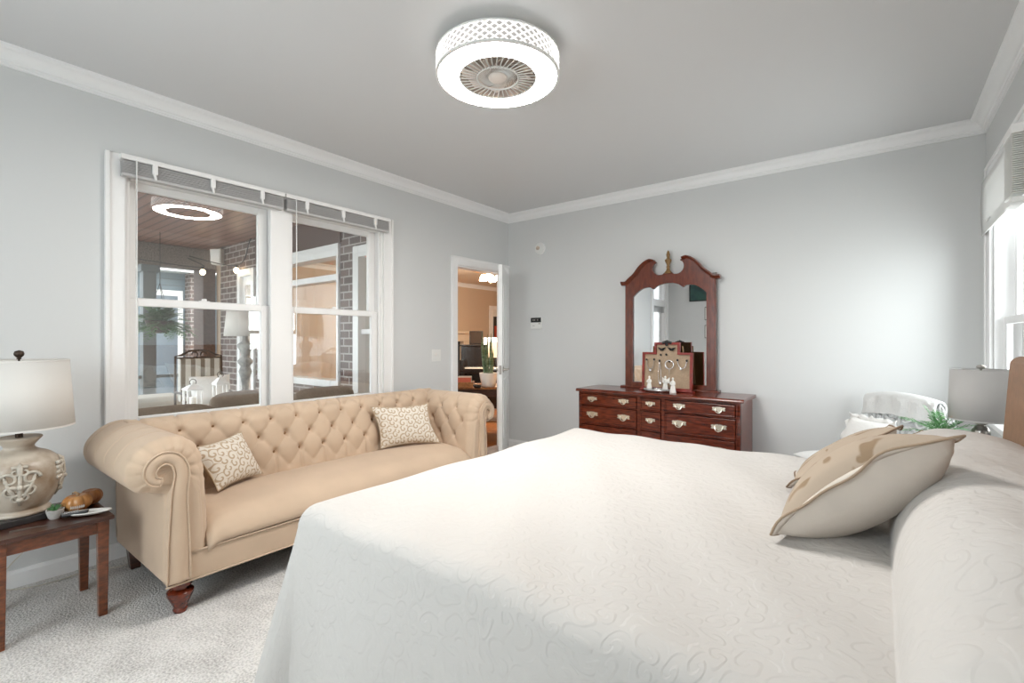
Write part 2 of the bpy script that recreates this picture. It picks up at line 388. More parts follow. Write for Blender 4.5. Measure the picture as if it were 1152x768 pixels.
class MB:
    def __init__(s):
        s.v = []; s.f = []; s.uv = None

    def add(s, vs, fs):
        o = len(s.v); s.v += [Vector(p) for p in vs]; s.f += [tuple(i + o for i in f) for f in fs]
        return s

    def box(s, x0, x1, y0, y1, z0, z1):
        return s.add([(x0, y0, z0), (x1, y0, z0), (x1, y1, z0), (x0, y1, z0), (x0, y0, z1), (x1, y0, z1), (x1, y1, z1), (x0, y1, z1)],
                     [(0, 3, 2, 1), (4, 5, 6, 7), (0, 1, 5, 4), (1, 2, 6, 5), (2, 3, 7, 6), (3, 0, 4, 7)])

    def taper(s, c0, h0, c1, h1):
        """square post from centre c0 half-size h0 to c1 half-size h1"""
        vs = []
        for c, h in ((c0, h0), (c1, h1)):
            hx, hy = h if isinstance(h, tuple) else (h, h)
            vs += [(c[0] - hx, c[1] - hy, c[2]), (c[0] + hx, c[1] - hy, c[2]), (c[0] + hx, c[1] + hy, c[2]), (c[0] - hx, c[1] + hy, c[2])]
        return s.add(vs, [(0, 3, 2, 1), (4, 5, 6, 7), (0, 1, 5, 4), (1, 2, 6, 5), (2, 3, 7, 6), (3, 0, 4, 7)])

    def lathe(s, prof, c=(0, 0, 0), seg=32, axis='z', squash=(1, 1), cap=True):
        vs = []; fs = []
        n = len(prof)
        for r, h in prof:
            for k in range(seg):
                a = 2 * pi * k / seg
                p = (r * cos(a) * squash[0], r * sin(a) * squash[1], h)
                if axis == 'x': p = (h, p[0], p[1])
                elif axis == 'y': p = (p[0], h, p[1])
                vs.append((p[0] + c[0], p[1] + c[1], p[2] + c[2]))
        for i in range(n - 1):
            for k in range(seg):
                a, b2 = i * seg + k, i * seg + (k + 1) % seg
                fs.append((a, b2, b2 + seg, a + seg))
        if cap:
            if prof[0][0] > 1e-6: fs.append(tuple(reversed(range(seg))))
            if prof[-1][0] > 1e-6: fs.append(tuple((n - 1) * seg + k for k in range(seg)))
        return s.add(vs, fs)

    def ball(s, c, r, seg=16, rings=10, sc=(1, 1, 1)):
        pr = []
        vs = []; fs = []
        for i in range(rings + 1):
            t = -pi / 2 + pi * i / rings
            for k in range(seg):
                a = 2 * pi * k / seg
                vs.append((c[0] + r * sc[0] * cos(t) * cos(a), c[1] + r * sc[1] * cos(t) * sin(a), c[2] + r * sc[2] * sin(t)))
        for i in range(rings):
            for k in range(seg):
                a, b2 = i * seg + k, i * seg + (k + 1) % seg
                fs.append((a, b2, b2 + seg, a + seg))
        return s.add(vs, fs)

    def tube(s, pts, r, seg=8, closed=False, cap=True):
        pts = [Vector(p) for p in pts]; n = len(pts)
        rad = r if isinstance(r, (list, tuple)) else [r] * n
        vs = []; fs = []
        prev = None
        for i in range(n):
            if closed: t = pts[(i + 1) % n] - pts[i - 1]
            else: t = pts[min(i + 1, n - 1)] - pts[max(i - 1, 0)]
            t.normalize()
            if prev is None:
                u = t.orthogonal().normalized()
            else:
                u = prev - t * prev.dot(t)
                if u.length < 1e-6: u = t.orthogonal()
                u.normalize()
            prev = u; w = t.cross(u)
            for k in range(seg):
                a = 2 * pi * k / seg
                vs.append(pts[i] + (u * cos(a) + w * sin(a)) * rad[i])
        m_ = n if closed else n - 1
        for i in range(m_):
            for k in range(seg):
                a, b2 = i * seg + k, i * seg + (k + 1) % seg
                c2, d2 = ((i + 1) % n) * seg + (k + 1) % seg, ((i + 1) % n) * seg + k
                fs.append((a, b2, c2, d2))
        if cap and not closed:
            fs.append(tuple(reversed(range(seg)))); fs.append(tuple((n - 1) * seg + k for k in range(seg)))
        return s.add(vs, fs)

    def grid(s, fn, nu, nv, closed_u=False):
        vs = [fn(i / nu, j / nv) for i in range(nu + (0 if closed_u else 1)) for j in range(nv + 1)]
        nn = nu if closed_u else nu + 1
        fs = []
        for i in range(nu):
            for j in range(nv):
                a = i * (nv + 1) + j; b2 = ((i + 1) % nn) * (nv + 1) + j
                fs.append((a, b2, b2 + 1, a + 1))
        return s.add(vs, fs)

    def extrude_profile(s, prof, axis, a0, a1, closed=True):
        """prof: 2D points; axis 'x': (y,z) extruded over x; 'y': (x,z) over y; 'z': (x,y) over z"""
        def P(p, a):
            return {'x': (a, p[0], p[1]), 'y': (p[0], a, p[1]), 'z': (p[0], p[1], a)}[axis]
        n = len(prof)
        vs = [P(p, a0) for p in prof] + [P(p, a1) for p in prof]
        fs = [(i, (i + 1) % n, n + (i + 1) % n, n + i) for i in range(n if closed else n - 1)]
        if closed:
            fs.append(tuple(reversed(range(n)))); fs.append(tuple(range(n, 2 * n)))
        return s.add(vs, fs)

    def xf(s, mtx):
        s.v = [mtx @ p for p in s.v]
        return s

    def build(s, name, m, parent=None, smooth=False, bevel=0.0, bseg=2, local=False, solid=0.0, subsurf=0, auto=None):
        me = bpy.data.meshes.new(name)
        off = Vector((0, 0, 0))
        if parent is not None and not local: off = worldloc(parent)
        me.from_pydata([tuple(p - off) for p in s.v], [], s.f)
        bm = bmesh.new(); bm.from_mesh(me)
        bmesh.ops.recalc_face_normals(bm, faces=bm.faces)
        bm.to_mesh(me); bm.free()
        me.materials.append(m)
        if smooth:
            for p in me.polygons: p.use_smooth = True
        o = bpy.data.objects.new(name, me); COL.objects.link(o)
        if parent is not None: o.parent = parent
        if solid:
            md = o.modifiers.new('thick', 'SOLIDIFY'); md.thickness = solid; md.offset = 0
        if bevel:
            md = o.modifiers.new('edge', 'BEVEL'); md.width = bevel; md.segments = bseg; md.limit_method = 'ANGLE'; md.angle_limit = R(40)
        if subsurf:
            md = o.modifiers.new('sub', 'SUBSURF'); md.levels = subsurf; md.render_levels = subsurf
        if auto is not None:
            for p in me.polygons: p.use_smooth = True
            try: me.set_sharp_from_angle(angle=R(auto))
            except Exception: pass
        return o


def plate(outer, holes, depth, mtx, bevel=0.0, res=2):
    """flat polygon with holes -> MB (built through a filled 2D curve)"""
    cu = bpy.data.curves.new('tmp', 'CURVE'); cu.dimensions = '2D'; cu.fill_mode = 'BOTH'
    cu.extrude = depth / 2; cu.bevel_depth = bevel; cu.bevel_resolution = res; cu.offset = -bevel
    for poly in [outer] + holes:
        sp = cu.splines.new('POLY'); sp.points.add(len(poly) - 1)
        for p, q in zip(sp.points, poly): p.co = (q[0], q[1], 0, 1)
        sp.use_cyclic_u = True
    o = bpy.data.objects.new('tmp', cu); COL.objects.link(o)
    bpy.context.view_layer.update()
    me = o.evaluated_get(bpy.context.evaluated_depsgraph_get()).to_mesh()
    mb = MB(); mb.add([mtx @ v.co for v in me.vertices], [tuple(p.vertices) for p in me.polygons])
    o.to_mesh_clear()
    bpy.data.objects.remove(o); bpy.data.curves.remove(cu)
    return mb


MXZ = Matrix(((1, 0, 0, 0), (0, 0, -1, 0), (0, 1, 0, 0), (0, 0, 0, 1)))      # plate in the x-z plane, facing -y
MYZ = Matrix(((0, 0, 1, 0), (1, 0, 0, 0), (0, 1, 0, 0), (0, 0, 0, 1)))       # plate (y,z), facing +x


def smoothstep(a, b, x):
    t = max(0.0, min(1.0, (x - a) / (b - a)))
    return t * t * (3 - 2 * t)


def catmull(pts, n):
    out = []
    P_ = [Vector(p) for p in pts]
    P_ = [P_[0] * 2 - P_[1]] + P_ + [P_[-1] * 2 - P_[-2]]
    for i in range(1, len(P_) - 2):
        for k in range(n):
            t = k / n
            a, b2, c, d = P_[i - 1], P_[i], P_[i + 1], P_[i + 2]
            out.append(0.5 * ((2 * b2) + (c - a) * t + (2 * a - 5 * b2 + 4 * c - d) * t * t + (3 * b2 - a - 3 * c + d) * t ** 3))
    out.append(P_[-2])
    return out


def resample(pts, n):
    L = [0]
    for a, b2 in zip(pts, pts[1:]): L.append(L[-1] + (b2 - a).length)
    out = []; j = 0
    for i in range(n + 1):
        t = L[-1] * i / n
        while j < len(pts) - 2 and L[j + 1] < t: j += 1
        d = L[j + 1] - L[j]
        out.append(pts[j].lerp(pts[j + 1], (t - L[j]) / d if d > 0 else 0))
    return out, L[-1]


def struct(o): o['kind'] = 'structure'; return o


# ================================================================ ROOM SHELL
struct(MB().box(-0.15, W + 0.15, YREAR - 0.15, 0.15, -0.12, 0.0).build('floor', M['carpet']))
struct(MB().box(-0.15, W + 0.15, YREAR - 0.15, 0.15, CEIL, CEIL + 0.12).build('ceiling', M['ceil']))
WY0, WY1, WZ0, WZ1 = -3.635, -1.80, 0.72, 2.235      # opening of the window to the porch
SY0, SY1, SZ0, SZ1 = -5.38, -4.62, 0.10, 2.50        # glazed opening nearer the camera
DY0, DY1, DZ1 = -0.868, -0.066, 2.04                 # doorway
wl = MB()
TH = -0.11
wl.box(TH, 0, YREAR, SY0, 0, CEIL)
wl.box(TH, 0, SY0, SY1, 0, SZ0); wl.box(TH, 0, SY0, SY1, SZ1, CEIL)
wl.box(TH, 0, SY1, WY0, 0, CEIL)
wl.box(TH, 0, WY0, WY1, 0, WZ0); wl.box(TH, 0, WY0, WY1, WZ1, CEIL)
wl.box(TH, 0, WY1, DY0, 0, CEIL)
wl.box(TH, 0, DY0, DY1, DZ1, CEIL)
wl.box(TH, 0, DY1, 0.15, 0, CEIL)
struct(wl.build('wall_left', M['wall']))
struct(MB().box(0, W + 0.15, 0, 0.15, 0, CEIL).build('wall_back', M['wall']))
RY0, RY1, RZ0, RZ1 = -1.17, -0.27, 0.78, 2.25        # window in the right wall
wr = MB()
wr.box(W, W + 0.15, YREAR, RY0, 0, CEIL); wr.box(W, W + 0.15, RY1, 0, 0, CEIL)
wr.box(W, W + 0.15, RY0, RY1, 0, RZ0); wr.box(W, W + 0.15, RY0, RY1, RZ1, CEIL)
struct(wr.build('wall_right', M['wall']))
BX0, BX1, BZ0, BZ1 = 1.0, 2.5, 0.75, 2.25  # opening made in the rear wall for the added fill light
wb = MB()
wb.box(0, BX0, YREAR - 0.15, YREAR, 0, CEIL); wb.box(BX1, W, YREAR - 0.15, YREAR, 0, CEIL)
wb.box(BX0, BX1, YREAR - 0.15, YREAR, 0, BZ0); wb.box(BX0, BX1, YREAR - 0.15, YREAR, BZ1, CEIL)
struct(wb.build('wall_rear', M['wall']))

# crown moulding: profile (distance from wall, distance below ceiling)
CR = [(0.0, 0.0), (0.083, 0.0), (0.083, 0.012), (0.074, 0.016)] + \
     [(0.070 - 0.042 * sin(t * pi / 2), 0.020 + 0.042 * (1 - cos(t * pi / 2))) for t in [i / 7 for i in range(8)]] + \
     [(0.026, 0.066), (0.019, 0.070), (0.018, 0.080), (0.012, 0.0835), (0.012, 0.09), (0.0, 0.09)]
struct(MB().extrude_profile([(d, CEIL - h) for d, h in CR], 'y', YREAR, 0).build('trim_1', M['white'], auto=30))
struct(MB().extrude_profile([(-d, CEIL - h) for d, h in CR], 'x', 0, W).build('trim_2', M['white'], auto=30))
struct(MB().extrude_profile([(W - d, CEIL - h) for d, h in CR], 'y', YREAR, 0).build('trim_3', M['white'], auto=30))
struct(MB().extrude_profile([(YREAR + d, CEIL - h) for d, h in CR], 'x', 0, W).build('trim_4', M['white'], auto=30))
BB = [(0, 0), (0.016, 0), (0.016, 0.072), (0.011, 0.080), (0.008, 0.0885), (0, 0.0885)]
b_ = MB()
for y0, y1 in ((YREAR, SY0 - 0.09), (SY1 + 0.09, -0.96)): b_.extrude_profile([(d, h) for d, h in BB], 'y', y0, y1)
struct(b_.build('baseboard_left', M['white'], auto=30))
struct(MB().extrude_profile([(-d, h) for d, h in BB], 'x', 0.016, W - 0.016).build('baseboard_back', M['white'], auto=30))
struct(MB().extrude_profile([(W - d, h) for d, h in BB], 'y', YREAR, -0.0).build('baseboard_right', M['white'], auto=30))
struct(MB().extrude_profile([(YREAR + d, h) for d, h in BB], 'x', 0, W).build('baseboard_rear', M['white'], auto=30))


# ---------------------------------------------------------------- window_1 (double-hung pair to the porch)
def sash(mb, xa, xb, y0, y1, z0, z1, st, bot, top):
    mb.box(xa, xb, y0, y0 + st, z0, z1); mb.box(xa, xb, y1 - st, y1, z0, z1)
    mb.box(xa, xb, y0 + st, y1 - st, z0, z0 + bot); mb.box(xa, xb, y0 + st, y1 - st, z1 - top, z1)


w1 = thing('window_1', (0, -2.72, WZ0), None, None); struct(w1)
w1['label'] = 'white double-hung window pair behind the sofa, looking onto the porch'
c_ = MB()
CA0, CA1, CT = -3.72, -1.705, 2.335
for a, b2 in ((CA0, -3.625), (-1.80, CA1)):
    c_.box(0, 0.018, a, b2, WZ0 - 0.06, CT)
    out = a if a == CA0 else b2 - 0.022
    c_.box(0.018, 0.03, out, out + 0.022, WZ0 - 0.06, CT)
c_.box(0, 0.018, -3.625, -1.80, 2.225, CT)
c_.box(0, 0.016, -2.79, -2.63, WZ0, 2.225)
c_.build('casing', M['wframe'], w1, bevel=0.004)
j_ = MB()
j_.box(-0.15, 0.0, -3.635, -3.615, WZ0, WZ1); j_.box(-0.15, 0.0, -1.82, -1.80, WZ0, WZ1)
j_.box(-0.15, 0.0, -2.765, -2.655, WZ0, WZ1); j_.box(-0.15, 0.0, -3.615, -1.82, WZ1 - 0.02, WZ1)
j_.box(-0.03, -0.012, -3.615, -3.598, WZ0, WZ1); j_.box(-0.03, -0.012, -1.837, -1.82, WZ0, WZ1)
j_.box(-0.03, -0.012, -2.782, -2.765, WZ0, WZ1); j_.box(-0.03, -0.012, -2.655, -2.638, WZ0, WZ1)
j_.build('jamb', M['wframe'], w1, bevel=0.003)
MB().box(-0.15, 0.055, -3.75, -1.675, WZ0 - 0.03, WZ0).build('stool', M['wframe'], w1, bevel=0.006)
MB().box(0, 0.018, -3.72, -1.705, WZ0 - 0.115, WZ0 - 0.03).build('apron', M['wframe'], w1, bevel=0.004)
for y0, y1 in ((-3.612, -2.768), (-2.652, -1.823)):
    lo = MB(); sash(lo, -0.082, -0.045, y0, y1, WZ0, 1.508, 0.062, 0.075, 0.045)
    ym = (y0 + y1) / 2
    s1_ = lo.build('lower_sash', M['wframe'], w1, bevel=0.004)
    up = MB(); sash(up, -0.125, -0.088, y0, y1, 1.47, WZ1 - 0.02, 0.062, 0.045, 0.045)
    s2_ = up.build('upper_sash', M['wframe'], w1, bevel=0.004)
    MB().box(-0.066, -0.062, y0 + 0.05, y1 - 0.05, WZ0 + 0.06, 1.48).build('pane', M['glass'], s1_)
    MB().box(-0.109, -0.105, y0 + 0.05, y1 - 0.05, 1.5, WZ1 - 0.05).build('pane', M['glass'], s2_)
    lk_ = MB(); lk_.box(-0.08, -0.05, ym - 0.03, ym + 0.03, 1.508, 1.516); lk_.lathe([(0.016, 1.516), (0.014, 1.53), (0.0, 1.532)], (-0.065, ym, 0), 12)
    lk_.build('sash_lock', M['wframe'], s1_, bevel=0.002)


# raised blinds: two units under one valance line
def blind(y0, y1, label):
    t = thing('raised_blind', (0.03, (y0 + y1) / 2, 2.2), label, 'blind', 'raised slat blinds over the porch window')
    MB().box(0.018, 0.075, y0, y1, 2.296, 2.325).build('headrail', M['wframe'], t, bevel=0.004)
    s_ = MB()
    z = 2.288
    for k in range(11):
        s_.box(0.022, 0.066 + 0.002 * (k % 2), y0 + 0.008, y1 - 0.008, z - 0.0035, z)
        z -= 0.0068
    s_.build('slat_stack', MATS.get('blind_slat'), t)
    MB().box(0.022, 0.068, y0 + 0.006, y1 - 0.006, 2.202, 2.218).build('bottom_rail', MATS.get('blind_slat'), t, bevel=0.003)
    n = 3 if y1 - y0 > 0.9 else 3
    for k in range(n):
        yy = y0 + (y1 - y0) * (0.17 + 0.33 * k)
        c = MB(); c.box(0.066, 0.081, yy - 0.014, yy + 0.014, 2.24, 2.30); c.tube([(0.076, yy - 0.006, 2.25), (0.078, yy, 2.225), (0.074, yy + 0.004, 2.208)], 0.008, 6)
        c.build('valance_clip', M['wframe'], t, bevel=0.003)
    MB().tube([(0.08, y0 + 0.07, 2.30), (0.08, y0 + 0.072, 1.95), (0.08, y0 + 0.07, 1.28)], 0.0035, 6).build('tilt_wand', M['plastic'], t)
    return t


mat('blind_slat', (0.52, 0.51, 0.505), 0.5)
blind(-3.66, -2.715, 'raised grey slat blind above the left half of the porch window')
blind(-2.705, -1.775, 'raised grey slat blind above the right half of the porch window')

# ---------------------------------------------------------------- door_1
d1_ = thing('door_1', (0, -0.46, 0), None, None); struct(d1_)
d1_['label'] = 'white bedroom door standing open beside the corner'
c_ = MB()
prof = [(0, 0), (0.016, 0), (0.018, 0.02), (0.013, 0.06), (0.012, 0.09), (0, 0.09)]
c_.box(0, 0.017, -0.958, DY0 - 0.002, 0, DZ1 + 0.09); c_.box(0.017, 0.026, -0.958, -0.935, 0, DZ1 + 0.09)
c_.box(0, 0.017, DY1 + 0.002, -0.004, 0, DZ1 + 0.09)
c_.box(0, 0.017, DY0 - 0.002, DY1 + 0.002, DZ1, DZ1 + 0.09); c_.box(0.017, 0.026, -0.958, -0.004, DZ1 + 0.068, DZ1 + 0.09)
c_.build('casing', M['white'], d1_, bevel=0.004)
c_ = MB()
c_.box(-0.11, 0.0, DY0 - 0.001, DY0 + 0.016, 0, DZ1); c_.box(-0.11, 0.0, DY1 - 0.016, DY1 + 0.001, 0, DZ1)
c_.box(-0.11, 0.0, DY0, DY1, DZ1 - 0.016, DZ1)
c_.box(-0.09, -0.05, DY0 + 0.016, DY0 + 0.03, 0, DZ1 - 0.016)
c_.build('jamb', M['white'], d1_, bevel=0.003)
HX, HY = 0.012, -0.088
ang = R(-56)             # direction in which the open leaf points
LEAFW = 0.77
dr = Matrix.Translation((HX, HY, 0)) @ Matrix.Rotation(ang, 4, 'Z')
leaf = MB(); leaf.box(0.0, LEAFW, -0.0, 0.04, 0.012, DZ1 - 0.02)
for (a0, a1, z0, z1) in ((0.11, 0.35, 0.25, 0.85), (0.42, 0.66, 0.25, 0.85), (0.11, 0.35, 1.0, 1.85), (0.42, 0.66, 1.0, 1.85)):
    for ya, yb in ((-0.006, 0.0), (0.04, 0.046)): leaf.box(a0, a1, ya, yb, z0, z1)
lf = leaf.xf(dr).build('leaf', M['white'], d1_, bevel=0.004)
hd = MB()
for sgn, y0 in ((-1, 0.0), (1, 0.04)):
    hd.lathe([(0.03, 0), (0.03, 0.008 * sgn), (0.012, 0.012 * sgn), (0.011, 0.05 * sgn)], (LEAFW - 0.07, y0, 0.955), 16, axis='y')
    hd.tube([(LEAFW - 0.07, y0 + 0.05 * sgn, 0.955), (LEAFW - 0.12, y0 + 0.055 * sgn, 0.957), (LEAFW - 0.19, y0 + 0.05 * sgn, 0.95)], [0.010, 0.010, 0.008], 8)
hd.box(LEAFW - 0.001, LEAFW + 0.003, 0.008, 0.032, 0.91, 1.0)
hd.xf(dr).build('lever_handle', M['steel'], lf, smooth=False, auto=40)
for z in (0.28, 1.02, 1.80):
    h = MB(); h.lathe([(0.008, z - 0.05), (0.008, z + 0.05)], (HX + 0.008, HY + 0.022, 0), 10); h.box(-0.02, HX + 0.004, DY1 - 0.019, DY1 - 0.0155, z - 0.045, z + 0.045)
    h.build('hinge', M['steel'], d1_)

# ---------------------------------------------------------------- window_2 (right wall) with shades
w2 = thing('window_2', (W, -0.72, RZ0), None, None); struct(w2)
w2['label'] = 'bright white window in the right wall beyond the headboard'
c_ = MB()
c_.box(W - 0.02, W, -0.27, -0.155, RZ0 - 0.06, RZ1 + 0.11); c_.box(W - 0.03, W - 0.02, -0.178, -0.155, RZ0 - 0.06, RZ1 + 0.11)
c_.box(W - 0.02, W, RY0 - 0.115, RY0, RZ0 - 0.06, RZ1 + 0.11)
c_.box(W - 0.02, W, RY0, RY1, RZ1, RZ1 + 0.11); c_.box(W - 0.03, W - 0.02, RY0 - 0.115, -0.155, RZ1 + 0.088, RZ1 + 0.11)
c_.build('casing', M['white'], w2, bevel=0.004)
c_ = MB(); c_.box(W, W + 0.15, RY1 - 0.02, RY1, RZ0, RZ1); c_.box(W, W + 0.15, RY0, RY0 + 0.02, RZ0, RZ1); c_.box(W, W + 0.15, RY0, RY1, RZ1 - 0.02, RZ1)
c_.build('jamb', M['white'], w2, bevel=0.003)
MB().box(W - 0.05, W + 0.15, RY0 - 0.14, -0.13, RZ0 - 0.03, RZ0).build('stool', M['white'], w2, bevel=0.005)
for y0, y1 in ((-1.15, -0.29),):
    lo = MB(); sash(lo, W + 0.045, W + 0.08, y0, y1, RZ0, 1.40, 0.06, 0.07, 0.045)
    a_ = lo.build('lower_sash', M['white'], w2, bevel=0.004)
    up = MB(); sash(up, W + 0.088, W + 0.122, y0, y1, 1.36, RZ1 - 0.02, 0.06, 0.045, 0.045)
    b2_ = up.build('upper_sash', M['white'], w2, bevel=0.004)
    MB().box(W + 0.06, W + 0.064, y0 + 0.05, y1 - 0.05, RZ0 + 0.06, 1.37).build('pane', M['glass'], a_)
    MB().box(W + 0.103, W + 0.107, y0 + 0.05, y1 - 0.05, 1.39, RZ1 - 0.05).build('pane', M['glass'], b2_)


def roman(y0, y1, label):
    t = thing('roman_shade', (W - 0.06, (y0 + y1) / 2, 1.9), label, 'window shade', 'white fabric shades on the right window')
    MB().box(W - 0.038, W - 0.021, y0, y1, 2.22, 2.265).build('headrail', M['white'], t, bevel=0.003)
    g = MB()
    def fn(u, v):
        z = 2.262 - 0.335 * v
        x = W - 0.040 - 0.004 * sin(pi * v)
        return (x, y0 + (y1 - y0) * u, z)
    g.grid(fn, 6, 36)
    g.build('fabric_panel', M['roman'], t, smooth=True, solid=0.004)
    g = MB()
    for k in range(3):
        g.tube([(W - 0.034, y0 + 0.01, 1.94 + 0.02 * k), (W - 0.034, y1 - 0.01, 1.94 + 0.02 * k)], 0.007, 8)
    g.build('fabric_fold', M['roman'], t, smooth=True)
    MB().tube([(W - 0.044, y1 - 0.25, 1.985), (W - 0.056, y1 - 0.27, 1.968), (W - 0.056, y1 - 0.31, 1.972), (W - 0.044, y1 - 0.33, 1.985)], 0.004, 6).build('pull_loop', M['plastic'], t, smooth=True)
    return t


roman(-1.06, -0.17, 'white fabric shade raised on the right window near the corner')
t = thing('slat_blind', (W - 0.06, -1.17, 2.0), 'grey raised slat blind beside the white shade at the frame edge', 'blind')
MB().box(W - 0.075, W - 0.022, -1.27, -1.07, 2.22, 2.265).build('headrail', M['wframe'], t, bevel=0.003)
s_ = MB()
for k in range(28): s_.box(W - 0.072, W - 0.026, -1.265, -1.075, 2.212 - 0.01 * k, 2.216 - 0.01 * k)
s_.build('slat_stack', M['plastic'], t)
MB().box(W - 0.073, W - 0.025, -1.265, -1.075, 1.90, 1.925).build('bottom_rail', M['plastic'], t, bevel=0.003)

# window_3: glazed unit with transom on the left wall near the camera; fill_window_4 added behind the camera to let in fill light
w3 = thing('window_3', (0, -5.0, SZ0), None, None); struct(w3)
w3['label'] = 'white glazed door unit with transom seen in the dresser mirror'
c_ = MB()
for a in (SY0 - 0.08, SY1 - 0.005): c_.box(-0.0, 0.02, a, a + 0.085, 0, SZ1 + 0.08)
c_.box(0, 0.02, SY0, SY1, SZ1, SZ1 + 0.08)
c_.box(-0.12, 0.0, SY0, SY0 + 0.09, SZ0, SZ1); c_.box(-0.12, 0.0, SY1 - 0.09, SY1, SZ0, SZ1)
c_.box(-0.12, 0.0, SY0 + 0.09, SY1 - 0.09, 1.93, 2.06); c_.box(-0.12, 0.0, SY0 + 0.09, SY1 - 0.09, SZ1 - 0.06, SZ1); c_.box(-0.12, 0, SY0 + 0.09, SY1 - 0.09, SZ0, SZ0 + 0.15)
c_.build('frame', M['white'], w3, bevel=0.004)
MB().box(-0.062, -0.058, SY0 + 0.08, SY1 - 0.08, SZ0 + 0.1, 1.94).build('pane', M['glass'], w3)
MB().box(-0.062, -0.058, SY0 + 0.08, SY1 - 0.08, 2.05, SZ1 - 0.05).build('transom_pane', M['glass'], w3)
s_ = MB()
for k in range(9): s_.box(-0.05, -0.01, SY0 + 0.10, SY1 - 0.10, 1.92 - 0.014 * k, 1.926 - 0.014 * k)
s_.build('raised_blind', MATS['blind_slat'], w3)
w4 = thing('fill_window_4', (1.75, YREAR, BZ0), None, None); struct(w4)  # invented window, unseen, frames the rear fill light
c_ = MB()
c_.box(BX0 - 0.09, BX0, YREAR, YREAR + 0.02, BZ0 - 0.09, BZ1 + 0.09); c_.box(BX1, BX1 + 0.09, YREAR, YREAR + 0.02, BZ0 - 0.09, BZ1 + 0.09)
c_.box(BX0, BX1, YREAR, YREAR + 0.02, BZ1, BZ1 + 0.09); c_.box(BX0, BX1, YREAR, YREAR + 0.02, BZ0 - 0.09, BZ0)
for x in (BX0, BX1 - 0.06): c_.box(x, x + 0.06, YREAR - 0.1, YREAR - 0.05, BZ0, BZ1)
for z in (BZ0, BZ1 - 0.06): c_.box(BX0, BX1, YREAR - 0.1, YREAR - 0.05, z, z + 0.06)
c_.build('frame', M['white'], w4, bevel=0.003)
MB().box(BX0 + 0.03, BX1 - 0.03, YREAR - 0.077, YREAR - 0.073, BZ0 + 0.03, BZ1 - 0.03).build('pane', M['glass'], w4)

# ================================================================ CEILING LIGHT (drum fan light)
LX, LY, LZ0, LZ1, LR = 1.966, -2.59, 2.577, 2.672, 0.305
t = thing('ceiling_fan_light', (LX, LY, CEIL), 'round white lattice drum fan light glowing on the ceiling', 'ceiling light')
MB().lathe([(0.15, CEIL), (0.15, LZ1 - 0.004)], (LX, LY, 0), 40).build('mount', M['plastic'], t, auto=40)
MB().lathe([(LR - 0.012, LZ1 + 0.002), (LR + 0.004, LZ1 + 0.002), (LR + 0.004, LZ1 - 0.006), (LR - 0.012, LZ1 - 0.006)], (LX, LY, 0), 72, cap=False).build('top_rim', M['plastic'], t, auto=40)
MB().lathe([(0.02, LZ1 - 0.002), (LR - 0.012, LZ1 - 0.002)], (LX, LY, 0), 72, cap=False).build('top_plate', M['plastic'], t)
MB().lathe([(LR - 0.006, LZ0 + 0.004), (LR - 0.006, LZ1 - 0.004)], (LX, LY, 0), 72, cap=False).build('inner_drum', M['glow_drum'], t, smooth=True)
g = MB(); NL = 44
for sgn in (1, -1):
    for k in range(NL):
        a0 = 2 * pi * k / NL
        pts = [(LX + (LR + 0.001 * sgn) * cos(a0 + sgn * s * 0.42), LY + (LR + 0.001 * sgn) * sin(a0 + sgn * s * 0.42), LZ0 + 0.004 + (LZ1 - LZ0 - 0.008) * s) for s in [i / 6 for i in range(7)]]
        g.tube(pts, 0.0029, 5)
g.build('lattice', M['glow_lattice'], t, smooth=True)
RG = 0.192
MB().lathe([(LR - 0.006, LZ0 + 0.006), (LR + 0.004, LZ0 + 0.006), (LR + 0.004, LZ0 - 0.003), (LR - 0.0085, LZ0 - 0.0045)], (LX, LY, 0), 80, cap=False).build('lower_rim', M['plastic'], t, auto=40)
MB().lathe([(LR - 0.009, LZ0 - 0.004), (RG + 0.01, LZ0 - 0.004), (RG, LZ0 - 0.002)], (LX, LY, 0), 80, cap=False).build('diffuser_ring', M['glow_disc'], t, smooth=True)
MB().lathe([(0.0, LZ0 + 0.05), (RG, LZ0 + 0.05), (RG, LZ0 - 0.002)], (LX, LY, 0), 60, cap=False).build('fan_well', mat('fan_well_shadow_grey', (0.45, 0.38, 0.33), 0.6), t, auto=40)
g = MB(); nb = 40
for k in range(nb):
    a = 2 * pi * k / nb
    for (ra, rb_, tw, th_, zz) in ((0.105, RG, 0.05, 0.0028, LZ0 - 0.003), (0.045, 0.10, 0.55, 0.0022, LZ0 + 0.006)):
        pts = [(LX + (ra + (rb_ - ra) * s) * cos(a + tw * s), LY + (ra + (rb_ - ra) * s) * sin(a + tw * s), zz) for s in (0, .5, 1)]
        g.tube(pts, th_, 5)
g.build('fan_grille', M['plastic'], t, smooth=True)
g = MB()
for r2 in (RG, 0.104): g.lathe([(r2 - 0.004, LZ0 - 0.001), (r2 - 0.002, LZ0 - 0.007), (r2 + 0.002, LZ0 - 0.007), (r2 + 0.004, LZ0 - 0.001)], (LX, LY, 0), 60, cap=False)
g.build('grille_ring', M['plastic'], t, smooth=True)
g = MB()
for k in range(9):
    a = 2 * pi * k / 9
    vs = []
    for s in [i / 5 for i in range(6)]:
        rr = 0.03 + 0.15 * s; aa = a + 0.9 * s
        vs += [(LX + rr * cos(aa), LY + rr * sin(aa), LZ0 + 0.018), (LX + rr * cos(aa + 0.28), LY + rr * sin(aa + 0.28), LZ0 + 0.04)]
    g.add(vs, [(2 * i, 2 * i + 1, 2 * i + 3, 2 * i + 2) for i in range(5)])
g.build('fan_blades', M['grille'], t, solid=0.002)
MB().lathe([(0.048, LZ0 + 0.02), (0.046, LZ0 - 0.004), (0.034, LZ0 - 0.012), (0.0, LZ0 - 0.015)], (LX, LY, 0), 32).build('hub', M['grille'], t, smooth=True)

